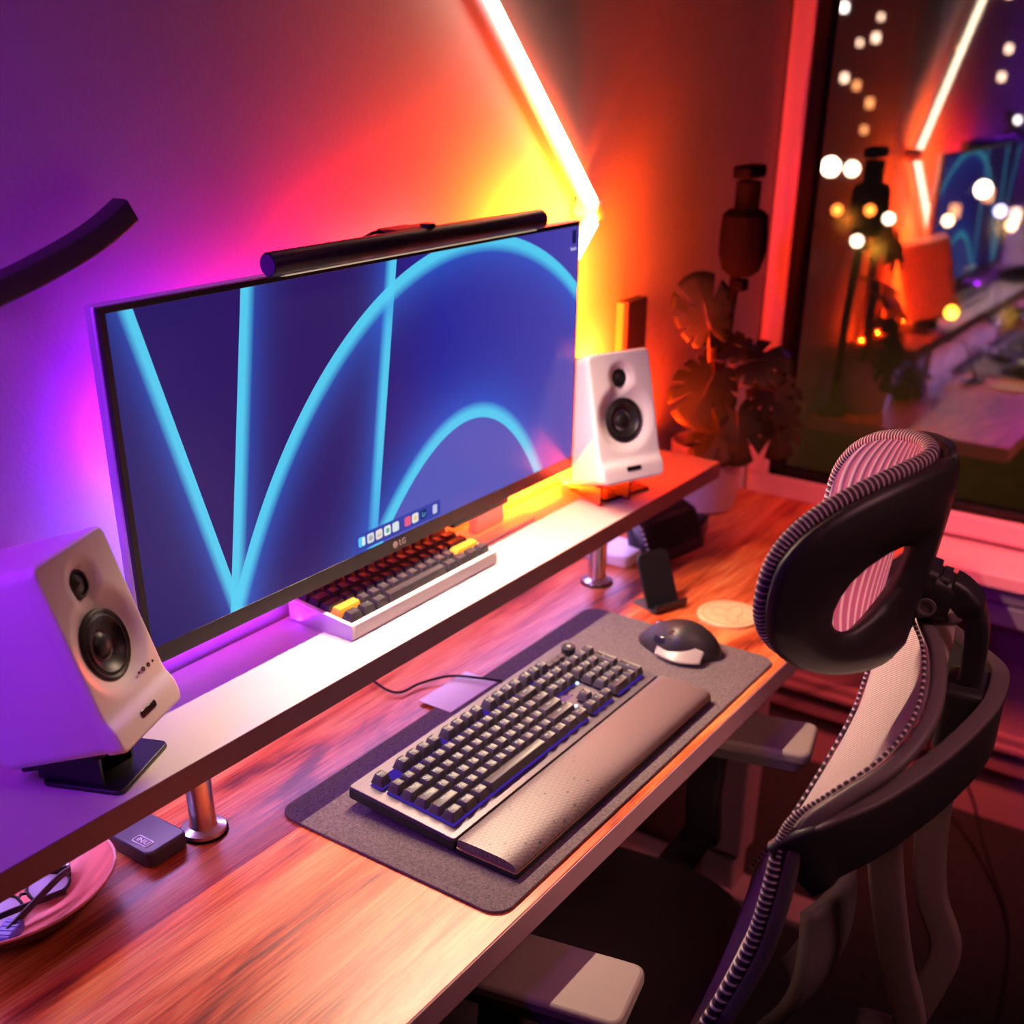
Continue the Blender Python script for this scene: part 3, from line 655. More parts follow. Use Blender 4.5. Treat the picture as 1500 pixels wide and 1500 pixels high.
rows = [  # (y in units, [(x, w, legend)])
 (5.25, [(0, 1, 'Esc')]+[(2+i, 1, 'F%d' % (i+1)) for i in range(4)]+[(6.5+i, 1, 'F%d' % (i+5)) for i in range(4)]+[(11+i, 1, 'F%d' % (i+9)) for i in range(4)]+[(15.25, 1, 'PS'), (16.25, 1, 'SL'), (17.25, 1, 'PB')]),
 (4, [(i, 1, c) for i, c in enumerate('`1234567890-=')]+[(13, 2, 'Back'), (15.25, 1, 'Ins'), (16.25, 1, 'Hm'), (17.25, 1, 'PU'), (18.5, 1, 'NL'), (19.5, 1, '/'), (20.5, 1, '*'), (21.5, 1, '-')]),
 (3, [(0, 1.5, 'Tab')]+[(1.5+i, 1, c) for i, c in enumerate('QWERTYUIOP[]')]+[(13.5, 1.5, '\\'), (15.25, 1, 'Del'), (16.25, 1, 'End'), (17.25, 1, 'PD'), (18.5, 1, '7'), (19.5, 1, '8'), (20.5, 1, '9')]),
 (2, [(0, 1.75, 'Caps')]+[(1.75+i, 1, c) for i, c in enumerate("ASDFGHJKL;'")]+[(12.75, 2.25, 'Enter'), (18.5, 1, '4'), (19.5, 1, '5'), (20.5, 1, '6')]),
 (1, [(0, 2.25, 'Shift')]+[(2.25+i, 1, c) for i, c in enumerate('ZXCVBNM,./')]+[(12.25, 2.75, 'Shift'), (16.25, 1, '^'), (18.5, 1, '1'), (19.5, 1, '2'), (20.5, 1, '3')]),
 (0, [(0, 1.25, 'Ctrl'), (1.25, 1.25, 'Win'), (2.5, 1.25, 'Alt'), (3.75, 6.25, ''), (10, 1.25, 'Alt'), (11.25, 1.25, 'Fn'), (12.5, 1.25, 'Mn'), (13.75, 1.25, 'Ctrl'), (15.25, 1, '<'), (16.25, 1, 'v'), (17.25, 1, '>'), (18.5, 2, '0'), (20.5, 1, '.')]),
]
KS = kd and (kw-0.032)/(22.5*U1)
allk = []
for ry, keys in rows:
    for x, wu, lg in keys: allk.append((x+wu/2, ry+0.5, wu, 1, lg))
allk.append((22, 4-0.0+0.0-1.0, 1, 2, '+')); allk.append((22, 1.0, 1, 2, 'En'))
prof_h = {5: 0.0118, 4: 0.0118, 3: 0.0105, 2: 0.0098, 1: 0.0100, 0: 0.0108}
for i, (cx, cy, wu, du, lg) in enumerate(allk):
    hh = prof_h[min(5, max(0, int(cy-0.4)))]
    x = KA0+cx*U1*KS; y = KYA+cy*U1*0.985; z = zz+0.004
    o = put_key(kb, x, y, z, wu*U1*KS-0.0005, du*U1*0.985-0.0005, hh, M['keycap'], KM)
    if i >= 100: o.name = 'keycap'
    if lg: legend(lg, 0.0062 if len(lg) == 1 else 0.0042, o, Matrix.Translation((-0.002 if wu < 1.3 else -(wu-1)*U1/2*0.0, 0.0015, hh-0.0003)), M['legend'])
# media controls above the number pad
for k in range(3):
    MB().prism(rrect(KA0+(18.7+k*0.75)*U1*KS, KA0+(19.3+k*0.75)*U1*KS, KYA+5.45*U1, KYA+5.95*U1, 0.002, 3), zz, zz+0.006, KM).build('media_button', M['keycap'], kb, bevel=0.0005)
MB().lathe([(0.0, 0), (0.0095, 0), (0.0098, 0.002), (0.0098, 0.010), (0.0085, 0.0115), (0, 0.0115)], 28, KM @ Matrix.Translation((KA0+21.6*U1*KS, KYA+5.75*U1, zz))).build('volume_knob', M['black'], kb, auto=35)
MB().lathe([(0.0, 0.0116), (0.003, 0.0116), (0.003, 0.0119), (0, 0.0119)], 16, KM @ Matrix.Translation((KA0+21.6*U1*KS, KYA+5.75*U1, zz))).build('knob_light', em('knob_white', (1, .8, .7), 1.0), kb)
text('brand_mark', 'ROG', 0.0105, em('logo_purple', (0.35, 0.04, 0.5), 0.8), kb, KM @ Matrix.Translation((KA0+16.3*U1*KS, KYA+2.55*U1, zz+0.0002)), 0.0001)
# small lit status lights
M['ledblue'] = em('status_light', (0.45, 0.65, 1.0), 2.2)
for (a, b) in ((15.55, 2.95), (17.85, 1.95), (15.75, 1.5), (18.35, 3.0)):
    MB().lathe([(0.0022, 0), (0.0022, 0.002), (0.0012, 0.0028), (0, 0.003)], 12, KM @ Matrix.Translation((KA0+a*U1*KS, KYA+b*U1, zz))).build('status_light', M['ledblue'], kb)
# wrist rest (detachable, its own thing)
wrst = thing('wrist_rest', 'long dark wrist rest with embossed pattern in front of the big keyboard', 'wrist rest', (0.5434, 0.072, 0.0036))
def rest_mat():
    m, N, L = newmat('wrist_rest_leather'); b = N['Principled BSDF']; b.inputs['Base Color'].default_value = (0.055, 0.042, 0.05, 1); b.inputs['Roughness'].default_value = 0.46
    b.inputs['Specular IOR Level'].default_value = 0.9
    tc = N.new('ShaderNodeTexCoord'); sp = N.new('ShaderNodeSeparateXYZ'); L.new(tc.outputs['Object'], sp.inputs[0])
    mp = N.new('ShaderNodeMapping'); mp.inputs['Rotation'].default_value = (0, 0, math.radians(30)); L.new(tc.outputs['Object'], mp.inputs[0])
    br = N.new('ShaderNodeTexBrick'); br.inputs['Scale'].default_value = 55; br.inputs['Mortar Size'].default_value = 0.03; br.inputs['Color1'].default_value = (1, 1, 1, 1); br.inputs['Color2'].default_value = (1, 1, 1, 1); br.inputs['Mortar'].default_value = (0, 0, 0, 1)
    L.new(mp.outputs[0], br.inputs['Vector'])
    vo = N.new('ShaderNodeTexVoronoi'); vo.feature = 'F1'; vo.inputs['Scale'].default_value = 75; L.new(mp.outputs[0], vo.inputs['Vector'])
    lt = N.new('ShaderNodeMath'); lt.operation = 'LESS_THAN'; lt.inputs[1].default_value = 0.13; L.new(vo.outputs['Distance'], lt.inputs[0])
    mr = N.new('ShaderNodeMapRange'); mr.inputs[1].default_value = 0.02; mr.inputs[2].default_value = -0.06; L.new(sp.outputs['X'], mr.inputs[0])
    bp = N.new('ShaderNodeBump'); bp.inputs['Distance'].default_value = 0.004; L.new(mr.outputs[0], bp.inputs['Strength']); L.new(br.outputs['Color'], bp.inputs['Height']); L.new(bp.outputs[0], b.inputs['Normal'])
    mu = N.new('ShaderNodeMath'); mu.operation = 'MULTIPLY'; L.new(lt.outputs[0], mu.inputs[0]); L.new(mr.outputs[0], mu.inputs[1])
    mx = N.new('ShaderNodeMix'); mx.data_type = 'RGBA'; L.new(mu.outputs[0], mx.inputs[0]); mx.inputs[6].default_value = (0.15, 0.095, 0.10, 1); mx.inputs[7].default_value = (0.012, 0.01, 0.012, 1)
    ln = N.new('ShaderNodeMath'); ln.operation = 'SUBTRACT'; ln.inputs[0].default_value = 1.0; L.new(br.outputs['Fac'], ln.inputs[1])
    lf = N.new('ShaderNodeMath'); lf.operation = 'MULTIPLY'; L.new(br.outputs['Fac'], lf.inputs[0]); L.new(mr.outputs[0], lf.inputs[1])
    l2 = N.new('ShaderNodeMath'); l2.operation = 'MULTIPLY'; l2.inputs[1].default_value = 0.6; L.new(lf.outputs[0], l2.inputs[0])
    m3_ = N.new('ShaderNodeMix'); m3_.data_type = 'RGBA'; L.new(l2.outputs[0], m3_.inputs[0]); L.new(mx.outputs[2], m3_.inputs[6]); m3_.inputs[7].default_value = (0.03, 0.02, 0.022, 1)
    L.new(m3_.outputs[2], b.inputs['Base Color']); return m
M['rest'] = rest_mat()
rw = kw
MB().prism(rrect(-rw/2, rw/2, -0.0390, 0.0385, 0.003, 3), 0.0, 0.0075).build('rest_base', M['black'], wrst, bevel=0.001)
MB().prism(rrect(-rw/2-0.0003, rw/2+0.0003, -0.0393, 0.0388, 0.003, 3), 0.0076, 0.0084).build('copper_line', M['gold'], wrst)
pad = MB(); prof = [(-0.0380, 0.0085), (-0.0380, 0.0110), (-0.0365, 0.0140), (-0.033, 0.0165), (-0.026, 0.0182), (-0.015, 0.0192), (0.005, 0.0195), (0.025, 0.0192), (0.035, 0.0185), (0.0375, 0.0170), (0.0378, 0.0085)]
pad.sweep([(-rw/2+0.002, 0, 0), (-rw/2+0.006, 0, 0), (rw/2-0.006, 0, 0), (rw/2-0.002, 0, 0)], [(-a, b) for a, b in prof], ups=(0, 0, 1), scale=[(0.99, 0.97), 1, 1, (0.99, 0.97)])
pad.build('pad', M['rest'], wrst, auto=50)
# cable
cb = MB().tube(spline([(0.652, 0.262, 0.014), (0.646, 0.285, 0.010), (0.640, 0.312, 0.0085), (0.620, 0.350, 0.0085), (0.585, 0.372, 0.006), (0.552, 0.378, 0.0055), (0.545, 0.40, 0.0065), (0.56, 0.45, 0.008)], 8), 0.0018, 8).build('keyboard_cable', M['blackmatte'])
tag(cb, 'thin dark cable running from the big keyboard back under the shelf', 'cable')
# ------------------------------------------------------------------ compact keyboard on the shelf
k6 = thing('compact_keyboard', 'small white-cased keyboard with black and yellow keys below the monitor', 'keyboard', (0.592, 0.357, SH))
k6w, k6d = 0.297, 0.104
K6 = Matrix.Translation((0, 0, 0)) @ Matrix.Rotation(math.radians(6), 4, 'X')
M['k6'] = pm('white_case', (0.80, 0.76, 0.74), 0.32)
c6 = MB()
pr = [(0.002, 0.0), (0.0, 0.003), (0.0, 0.019), (0.001, 0.020), (0.0065, 0.0205), (0.0075, 0.014), (k6d-0.007, 0.022), (k6d-0.006, 0.031), (k6d-0.001, 0.031), (k6d, 0.029), (k6d, 0.0)]
c6.sweep([(-k6w/2, 0, 0), (-k6w/2+0.006, 0, 0)], [(-a, b) for a, b in [(0.002, 0.0), (0, 0.003), (0, 0.019), (0.001, 0.0202), (k6d-0.001, 0.031), (k6d, 0.03), (k6d, 0)]], ups=(0, 0, 1))
c6.sweep([(k6w/2-0.006, 0, 0), (k6w/2, 0, 0)], [(-a, b) for a, b in [(0.002, 0.0), (0, 0.003), (0, 0.019), (0.001, 0.0202), (k6d-0.001, 0.031), (k6d, 0.03), (k6d, 0)]], ups=(0, 0, 1))
c6.sweep([(-k6w/2+0.006, 0, 0), (k6w/2-0.006, 0, 0)], [(-a, b) for a, b in pr], ups=(0, 0, 1))
c6.build('case', M['k6'], k6, bevel=0.0008)
M['k6cap'] = pm('keycap_charcoal', (0.030, 0.024, 0.034), 0.5)
M['k6yel'] = pm('keycap_yellow', (0.85, 0.42, 0.04), 0.45)
r6 = [[1.25, 1.25, 1.25, 6.25, 1.25, 1.25, 1.25, 1.25], [2.25]+[1]*10+[2.75], [1.75]+[1]*11+[2.25], [1.5]+[1]*12+[1.5], [1]*13+[2]]
KK = Matrix.Translation((0, 0.0, 0.014)) @ Matrix.Rotation(math.radians(5.5), 4, 'X')
for j, row in enumerate(r6):
    x = 0
    for i, wu in enumerate(row):
        cx = -0.1425+(x+wu/2)*0.0190; x += wu
        yel = j == 1 and i in (0, len(row)-1)
        put_key(k6, cx, 0.0165+(j)*0.0185-0.0005, 0.004, wu*0.0190-0.0006, 0.0182, 0.0095+0.0008*abs(j-2), M['k6yel'] if yel else M['k6cap'], KK)
# ------------------------------------------------------------------ mouse
ms = thing('mouse', 'black sculpted wireless mouse with grey thumb rest on the mat', 'mouse', (0.885, 0.140, 0.0036), math.radians(6))
def mouse_surf(s=1.0):
    def fn(u, v):
        a = 2*PI*u
        # outline in plan: x across, y along (front = +y)
        e = math.sin(v*PI/2)
        r = math.cos(v*PI/2)**0.62 if v < 1 else 0
        cx, cy = math.cos(a), math.sin(a)
        x = cx*(0.040 if cx < 0 else 0.033)*r; y = cy*0.062*r
        if cy > 0: x *= 1-0.18*cy
        if cx < 0 and cy < 0.5: x *= 1.0+0.12*math.exp(-((cy+0.1)/0.5)**2)
        top = 0.044*math.exp(-((y+0.012)/0.078)**2)*(1-0.35*max(0, x/0.035))
        z = 0.003+(top)*e
        return (x*s, y*s, z*s)
    return fn
M['mouse'] = pm('mouse_graphite', (0.024, 0.018, 0.022), 0.42)
M['mousegrey'] = pm('mouse_thumb_rest', (0.30, 0.24, 0.24), 0.3)
mbm = MB().quadgrid(mouse_surf(), 48, 18, closeu=True, flip=True); mbm.uv = {}; mbm.f.append(tuple(range(48)))
mbm.build('mouse_shell', M['mouse'], ms, auto=80)
tr = MB()
def tfn(u, v):
    a = -0.052+0.078*u
    out = -0.046-0.010*math.sin(PI*min(1, u*1.05))
    inn = -0.030
    x = out+(inn-out)*v
    z = 0.006+0.016*v**1.2*(0.5+0.5*math.sin(PI*(0.15+0.7*u)))
    return (x, a*0.86-0.002, z)
tr.quadgrid(tfn, 20, 8); tr.uv = {}
tr.build('thumb_rest', M['mousegrey'], ms, solid=0.004)['label'] = 'grey ridged thumb rest'
MB().lathe([(0.0, -0.003), (0.010, -0.003), (0.011, 0), (0.010, 0.003), (0, 0.003)], 24, Matrix.Translation((-0.002, 0.030, 0.0255)) @ Matrix.Rotation(PI/2, 4, 'Y')).build('scroll_wheel', M['chrome'], ms)
MB().lathe([(0.0, -0.006), (0.006, -0.006), (0.0065, 0), (0.006, 0.006), (0, 0.006)], 20, Matrix.Translation((-0.030, 0.002, 0.034)) @ Matrix.Rotation(PI/2, 4, 'X') @ Matrix.Rotation(0.5, 4, 'Y')).build('side_wheel', M['chrome'], ms)
MB().box((-0.0345, 0.012, 0.0245), (0.006, 0.030, 0.010), Matrix.Rotation(0.6, 3, 'Y')).build('side_button', M['blackgloss'], ms, bevel=0.002)
# ------------------------------------------------------------------ coaster
co = thing('coaster', 'round pale wooden coaster with an engraved outline beside the mat', 'coaster', (1.031, 0.132, 0))
M['cork'] = pm('coaster_wood', (0.80, 0.50, 0.26), 0.6, var=0.12, vscale=60)
M['burn'] = pm('engraved_line', (0.55, 0.27, 0.11), 0.8)
MB().lathe([(0, 0), (0.047, 0), (0.0475, 0.001), (0.0475, 0.004), (0.0465, 0.005), (0, 0.005)], 56).build('disc', M['cork'], co, auto=30)
def ringline(pts, r=0.0006): 
    return MB().tube([(x, y, 0.0052) for x, y in pts], r, 6, closed=True)
ringline([(0.040*math.cos(2*PI*k/48), 0.040*math.sin(2*PI*k/48)) for k in range(48)]).build('engraving', M['burn'], co)
ringline([((0.022+0.008*math.cos(3*a+1)+0.004*math.cos(5*a))*math.cos(a), (0.022+0.008*math.cos(3*a+1)+0.004*math.cos(5*a))*math.sin(a)) for a in [2*PI*k/60 for k in range(60)]]).build('engraving', M['burn'], co)
# ------------------------------------------------------------------ power bank
pbank = thing('power_bank', 'flat dark box with a small white framed label by the left chrome post', 'power bank', (0.118, 0.352, 0), math.radians(0))
M['pbank'] = pm('power_bank_shell', (0.075, 0.060, 0.085), 0.38)
MB().prism(rrect(0, 0.0515, 0, 0.105, 0.008, 5), 0, 0.0195).build('shell', M['pbank'], pbank, bevel=0.003, seg=3)
M['wht'] = pm('printed_white', (0.85, 0.80, 0.88), 0.5, emit=(0.8, 0.7, 0.9), es=0.0)
fr = MB(); T_ = Matrix.Translation((0.012, 0.024, 0.0197)) @ Matrix.Rotation(-PI/2, 4, 'Z')
loop = [T_ @ Vector((x, y, 0)) for x, y in rrect(-0.0115, 0.0115, -0.0055, 0.0055, 0.002, 4)]
fr.tube(loop, 0.0006, 6, closed=True); fr.build('label_frame', M['wht'], pbank)
text('label_text', 'INIU', 0.0085, M['wht'], pbank, T_ @ Matrix.Rotation(0, 4, 'Z'), 0.0002)
# ------------------------------------------------------------------ wooden bowl with small things

TX, TY = 0.0, 0.395
bowl = thing('wooden_bowl', 'shallow round wooden bowl under the shelf at lower left', 'bowl', (TX, TY, 0))
M['bowl'] = pm('bowl_wood', (0.62, 0.16, 0.14), 0.35, var=0.25, vscale=14, stretch=(1, 6, 1))
M['bowl_dark'] = pm('bowl_underside', (0.05, 0.03, 0.03), 0.5)
RA, RB = 0.098, 0.077
def bowl_l(prof):
    m = MB(); n = 64
    m.quadgrid(lambda u, v: (prof(v)[0]*RA*math.cos(2*PI*u), prof(v)[0]*RB*math.sin(2*PI*u), prof(v)[1]), n, 20, closeu=True); m.uv = {}
    return m
def inn(v):
    r = v; return (0.0001+0.955*r, 0.009+0.029*max(0, (r-0.35)/0.65)**2.0)
def rimp(v):
    a = PI*v; return (0.9775-0.0225*math.cos(a), 0.038+0.0018*math.sin(a))
def outp(v):
    r = 1-v; return (max(0.0001, 1.0*(0.42+0.58*r) if v < 0.9 else 0.478*(1-v)*10), 0.0015+0.0365*r**1.8 if v < 0.9 else 0.0015)
bowl_l(inn).build('bowl_inside', M['bowl'], bowl); bowl_l(rimp).build('rim', M['bowl'], bowl); bowl_l(outp).build('bowl_outside', M['bowl_dark'], bowl)
# things in the bowl
gl = thing('eyeglasses', 'folded dark-framed eyeglasses lying in the wooden bowl', 'eyeglasses', (0.002, 0.380, 0.0135))
def lens_loop(cx, tilt):
    return [Vector((cx+0.021*math.copysign(abs(math.cos(a))**0.75, math.cos(a)), 0.0+0.0*a, 0.015+0.0135*math.copysign(abs(math.sin(a))**0.75, math.sin(a)))) for a in [2*PI*k/32 for k in range(32)]]
M['lens'] = pm('lens_lilac', (0.55, 0.50, 0.75), 0.1)
RX = Matrix.Rotation(math.radians(-58), 4, 'X')
for cx in (-0.026, 0.026):
    lp = [RX @ p for p in lens_loop(cx, 0)]
    MB().tube(lp, 0.0019, 8, closed=True, ups=(0, 0, 1)).build('rim', M['black'], gl)
    b = MB(); b.v = lp; b.f = [tuple(range(32))]; b.build('lens', M['lens'], gl, solid=0.0012, smooth=False)
MB().tube([RX @ Vector((-0.006, 0, 0.018)), RX @ Vector((0, 0, 0.021)), RX @ Vector((0.006, 0, 0.018))], 0.0016, 8).build('bridge', M['black'], gl)
MB().sweep(spline([(0.046, 0.004, 0.017), (0.030, -0.002, 0.021), (-0.01, -0.012, 0.016), (-0.04, -0.018, 0.010)], 6), rsec(0.0025, 0.008, 0.001)).build('temple', M['black'], gl)
MB().sweep(spline([(-0.047, 0.004, 0.015), (-0.030, 0.004, 0.012), (0.01, -0.004, 0.009), (0.03, -0.010, 0.008)], 6), rsec(0.0025, 0.007, 0.001)).build('temple', M['black'], gl)
lt = thing('small_box', 'small dark block lying in the wooden bowl beside the eyeglasses', 'box', (0.045, 0.402, 0.0165), math.radians(-35))
MB().box((0, 0, 0.008), (0.026, 0.014, 0.014)).build('body', M['black'], lt, bevel=0.0015)
MB().box((0.0115, 0, 0.0155), (0.003, 0.0142, 0.002)).build('clip', M['silver'], lt, bevel=0.0004)
pc = thing('purple_case', 'small ribbed purple case lying in the front of the wooden bowl', 'case', (-0.036, 0.362, 0.0150), math.radians(30))
M['pcase'] = pm('case_purple', (0.10, 0.07, 0.45), 0.4)
MB().box((0, 0, 0.006), (0.030, 0.018, 0.012)).build('body', M['pcase'], pc, bevel=0.003, seg=3)
for k in range(4): MB().box((-0.009+0.006*k, 0, 0.0122), (0.0018, 0.013, 0.0012)).build('rib', M['pcase'], pc)
# ------------------------------------------------------------------ right end of the desk
ph = thing('phone_stand', 'small black folding phone stand in front of the right chrome post', 'phone stand', (1.0, 0.222, 0), math.radians(-20))
MB().prism(rrect(-0.029, 0.029, 0.0, 0.047, 0.004), 0, 0.003).build('base_plate', M['pbank'], ph, bevel=0.0006)
MB().prism(rrect(-0.031, 0.031, 0, 0.084, [0.012, 0.012, 0.002, 0.002]), -0.0018, 0.0018, Matrix.Translation((0, 0.008, 0.004)) @ Matrix.Rotation(math.radians(66), 4, 'X')).build('back_plate', M['black'], ph, bevel=0.0006)
MB().box((0, -0.004, 0.0045), (0.064, 0.014, 0.004)).box((0, -0.011, 0.0095), (0.064, 0.003, 0.012)).build('lip', M['black'], ph, bevel=0.001)
pchg = thing('white_box', 'flat white rounded box behind the right chrome post under the shelf', 'box', (1.135, 0.393, 0))
MB().prism(rrect(-0.039, 0.039, -0.047, 0.047, 0.008), 0, 0.021).build('body', M['white'], pchg, bevel=0.004, seg=3)
pch = thing('black_pouch', 'shiny black zipped pouch leaning under the right end of the shelf', 'pouch', (1.205, 0.300, 0), math.radians(-12))
M['pouch'] = pm('pouch_leather', (0.016, 0.013, 0.020), 0.28, bump=0.5, bscale=60)
pp = MB(); pr = [(0.0, 0.0), (0.062, 0.0), (0.074, 0.045), (0.072, 0.070), (0.056, 0.078), (0.034, 0.070), (0.006, 0.022)]
def pfn(u, v):
    k = v; ins = 0.010*(1-math.sin(PI*min(1, max(0, k)))**0.35)
    n = len(pr); t = u*n; i = int(t) % n; f = t-int(t); a, b = pr[i], pr[(i+1) % n]
    y = a[0]+(b[0]-a[0])*f; z = a[1]+(b[1]-a[1])*f
    cy, cz = 0.040, 0.035; s = 1-ins/0.04
    return (-0.072+0.144*k, cy+(y-cy)*s, cz+(z-cz)*s if z > 0.001 else 0.0006)
pp.quadgrid(pfn, 28, 16, closeu=True); pp.uv = {}; n_ = 28; pp.f.append(tuple(range(n_))); pp.f.append(tuple(range(16*n_, 17*n_)))
pp.build('body', M['pouch'], pch, auto=70)
zp = [Vector((-0.0735, y*.97+0.001, z*.97+0.002)) for y, z in ((0.006, 0.006), (0.012, 0.020), (0.030, 0.056), (0.052, 0.070))]
zo = MB()
for k in range(14):
    t = k/13*3; i = min(2, int(t)); p = zp[i].lerp(zp[i+1], t-i); zo.box(p, (0.003, 0.0035, 0.0025))
zo.build('zip', M['silver'], pch)['label'] = 'silver zip teeth along the near end'
MB().box((0.085, 0.05, 0.02), (0.05, 0.05, 0.035), Matrix.Rotation(0.4, 3, 'Z')).build('flap', M['pouch'], pch, bevel=0.006)
# tall slim box on the shelf behind the right speaker
rt = thing('slim_box', 'tall slim dark upright box on the shelf behind the right speaker', 'box', (1.262, 0.452, SH))
MB().bx(-0.034, 0.034, -0.010, 0.012, 0, 0.274).build('body', M['bronze'], rt, bevel=0.003)
M['ylw'] = pm('yellow_side', (0.35, 0.22, 0.12), 0.4)
MB().bx(-0.0375, -0.0342, -0.004, 0.010, 0, 0.272).build('side_panel', M['ylw'], rt, bevel=0.001)['label'] = 'pale side panel'
# ------------------------------------------------------------------ plant
plant = thing('potted_monstera', 'potted plant with large split leaves on the desk before the window', 'plant', (1.455, 0.385, 0))
M['pot'] = pm('pot_glaze', (0.45, 0.34, 0.42), 0.35)
MB().lathe([(0, 0), (0.046, 0), (0.056, 0.004), (0.062, 0.03), (0.066, 0.09), (0.067, 0.125), (0.064, 0.128), (0.061, 0.122), (0.060, 0.105), (0, 0.105)], 40).build('pot', M['pot'], plant, auto=50)
M['soil'] = pm('soil', (0.03, 0.02, 0.015), 0.95, bump=0.8, bscale=120)
MB().lathe([(0, 0.109), (0.03, 0.110), (0.060, 0.106), (0.060, 0.1045), (0, 0.1045)], 30).build('soil', M['soil'], plant)
def leaf_mat():
    m = pm('monstera_leaf', (0.040, 0.050, 0.018), 0.4, var=0.3, vscale=20); N, L = m.node_tree.nodes, m.node_tree.links
    t = N.new('ShaderNodeBsdfTranslucent'); t.inputs[0].default_value = (0.16, 0.13, 0.03, 1); x = N.new('ShaderNodeMixShader'); x.inputs[0].default_value = 0.35
    L.new(N['Principled BSDF'].outputs[0], x.inputs[1]); L.new(t.outputs[0], x.inputs[2]); L.new(x.outputs[0], N['Material Output'].inputs[0]); return m
M['leaf'] = leaf_mat()
M['stem'] = pm('plant_stem', (0.22, 0.16, 0.05), 0.5)
PO = Vector((1.455, 0.385, 0))
def leaf(c, nrm, upv, size, bend=0.25, tip=0.9, slit=4):
    """monstera leaf: heart-shaped blade with deep slits; c = where the stalk joins (world)"""
    c = Vector(c)-PO; nrm = Vector(nrm).normalized(); upv = Vector(upv); upv = (upv-nrm*upv.dot(nrm)).normalized(); sd = upv.cross(nrm)
    m = MB(); N_ = 132; K = 7
    def R(a):   # a=0 at the tip, +-pi at the notch
        t = abs(a)/PI
        r = 0.50+0.09*math.cos(a*1.0)+0.06*math.cos(2*a)
        if t > 0.86: r *= 1-0.75*((t-0.86)/0.14)
        return r
    def cut(a):
        t = abs(a)/PI
        if t < 0.08 or t > 0.84: return 1
        q = (t-0.08)/0.76*slit; f = q-int(q)
        return 0.45+0.15*(int(q) % 2) if abs(f-0.5) < 0.12 else 1
    ring0 = []
    for i in range(N_+1):
        a = -PI+2*PI*i/N_
        Rr = R(a)*cut(a)*size
        for k in range(K+1):
            t = k/K; r = Rr*t
            x = math.sin(a)*r; y = math.cos(a)*r+0.12*size*t
            h = -bend*(r*r)/size-0.10*abs(x)
            m.v.append(c+sd*x+upv*y+nrm*h)
    for i in range(N_):
        for k in range(K):
            a = i*(K+1)+k; b = (i+1)*(K+1)+k
            if k == 0: m.f.append((a, b+1, a+1))
            else: m.f.append((a, b, b+1, a+1))
    o = m.build('leaf', M['leaf'], plant, solid=0.0008)
    mid = [c+nrm*0.001, c+upv*size*0.3+nrm*(-bend*0.09*size+0.001), c+upv*size*0.62+nrm*(-bend*0.36*size+0.001)]
    v = MB(); v.tube(mid, 0.0009, 6, scale=[1, .8, .3]); v.build('vein', M['stem'], o)
    return c
def stalk(a, c, sag=0.0, r=0.0022):
    a = Vector(a)-PO; m = (a+c)/2+Vector((0, 0, sag)); 
    MB().tube(spline([a, m, c], 8), r, 8).build('stalk', M['stem'], plant)
base = (1.455, 0.385, 0.105)
for (c, nrm, up_, size, sag) in (
    ((1.385, 0.370, 0.350), (-0.75, -0.62, 0.25), (-0.25, 0.1, 1.0), 0.120, 0.02),
    ((1.395, 0.360, 0.262), (-0.55, -0.55, 0.65), (-0.45, 0.25, -0.95), 0.135, 0.05),
    ((1.500, 0.345, 0.270), (-0.5, -0.45, 0.85), (0.85, -0.3, -0.35), 0.125, 0.05),
    ((1.540, 0.315, 0.225), (-0.75, -0.55, 0.30), (0.45, -0.35, -0.85), 0.110, 0.06),
    ((1.565, 0.300, 0.155), (-0.80, -0.55, 0.10), (0.20, -0.10, -1.0), 0.105, 0.05),
    ((1.450, 0.330, 0.185), (-0.60, -0.60, 0.50), (-0.2, -0.1, -1.0), 0.120, 0.03),
    ((1.480, 0.350, 0.300), (-0.4, -0.3, 0.9), (-0.1, 0.9, 0.25), 0.105, 0.03),
    ((1.430, 0.345, 0.160), (-0.55, -0.5, 0.7), (-0.8, 0.2, -0.6), 0.105, 0.02)):
    cc = leaf(c, nrm, up_, size); stalk(base, cc, sag)
MB().tube([(0, 0.005, 0.10), (0.002, 0.006, 0.2), (0, 0.004, 0.30)], 0.012, 10).build('moss_pole', M['bowl_dark'], plant)
# ------------------------------------------------------------------ black microphone on a slim stand
M['micblack'] = pm('microphone_black', (0.0035, 0.003, 0.0035), 0.9, spec=0.1)
mic = thing('microphone', 'black studio microphone on a slim pole behind the plant', 'microphone', (1.545, 0.425, 0))
MB().lathe([(0, 0), (0.035, 0), (0.036, 0.004), (0.030, 0.009), (0.010, 0.012), (0, 0.012)], 32).build('base', M['micblack'], mic)
MB().tube([(0, 0, 0.01), (0.004, -0.01, 0.25), (0.010, -0.024, 0.45)], 0.0095, 14, ups=(0, 1, 0)).build('pole', M['micblack'], mic)
MB().box((0.012, -0.030, 0.392), (0.030, 0.022, 0.020)).build('clamp', M['micblack'], mic, bevel=0.003)
MB().lathe([(0, 0.400), (0.020, 0.401), (0.034, 0.412), (0.042, 0.440), (0.043, 0.470), (0.040, 0.505), (0.030, 0.514), (0, 0.515)], 32, Matrix.Translation((0.008, -0.030, 0.008))).build('foam_cover', M['micblack'], mic)
MB().lathe([(0.021, 0.51), (0.022, 0.512), (0.022, 0.568), (0.019, 0.57), (0, 0.57)], 28, Matrix.Translation((0.010, -0.030, 0.0))).build('body', M['micblack'], mic)
MB().box((0.01, -0.03, 0.585), (0.075, 0.035, 0.022)).build('bracket', M['micblack'], mic, bevel=0.006)
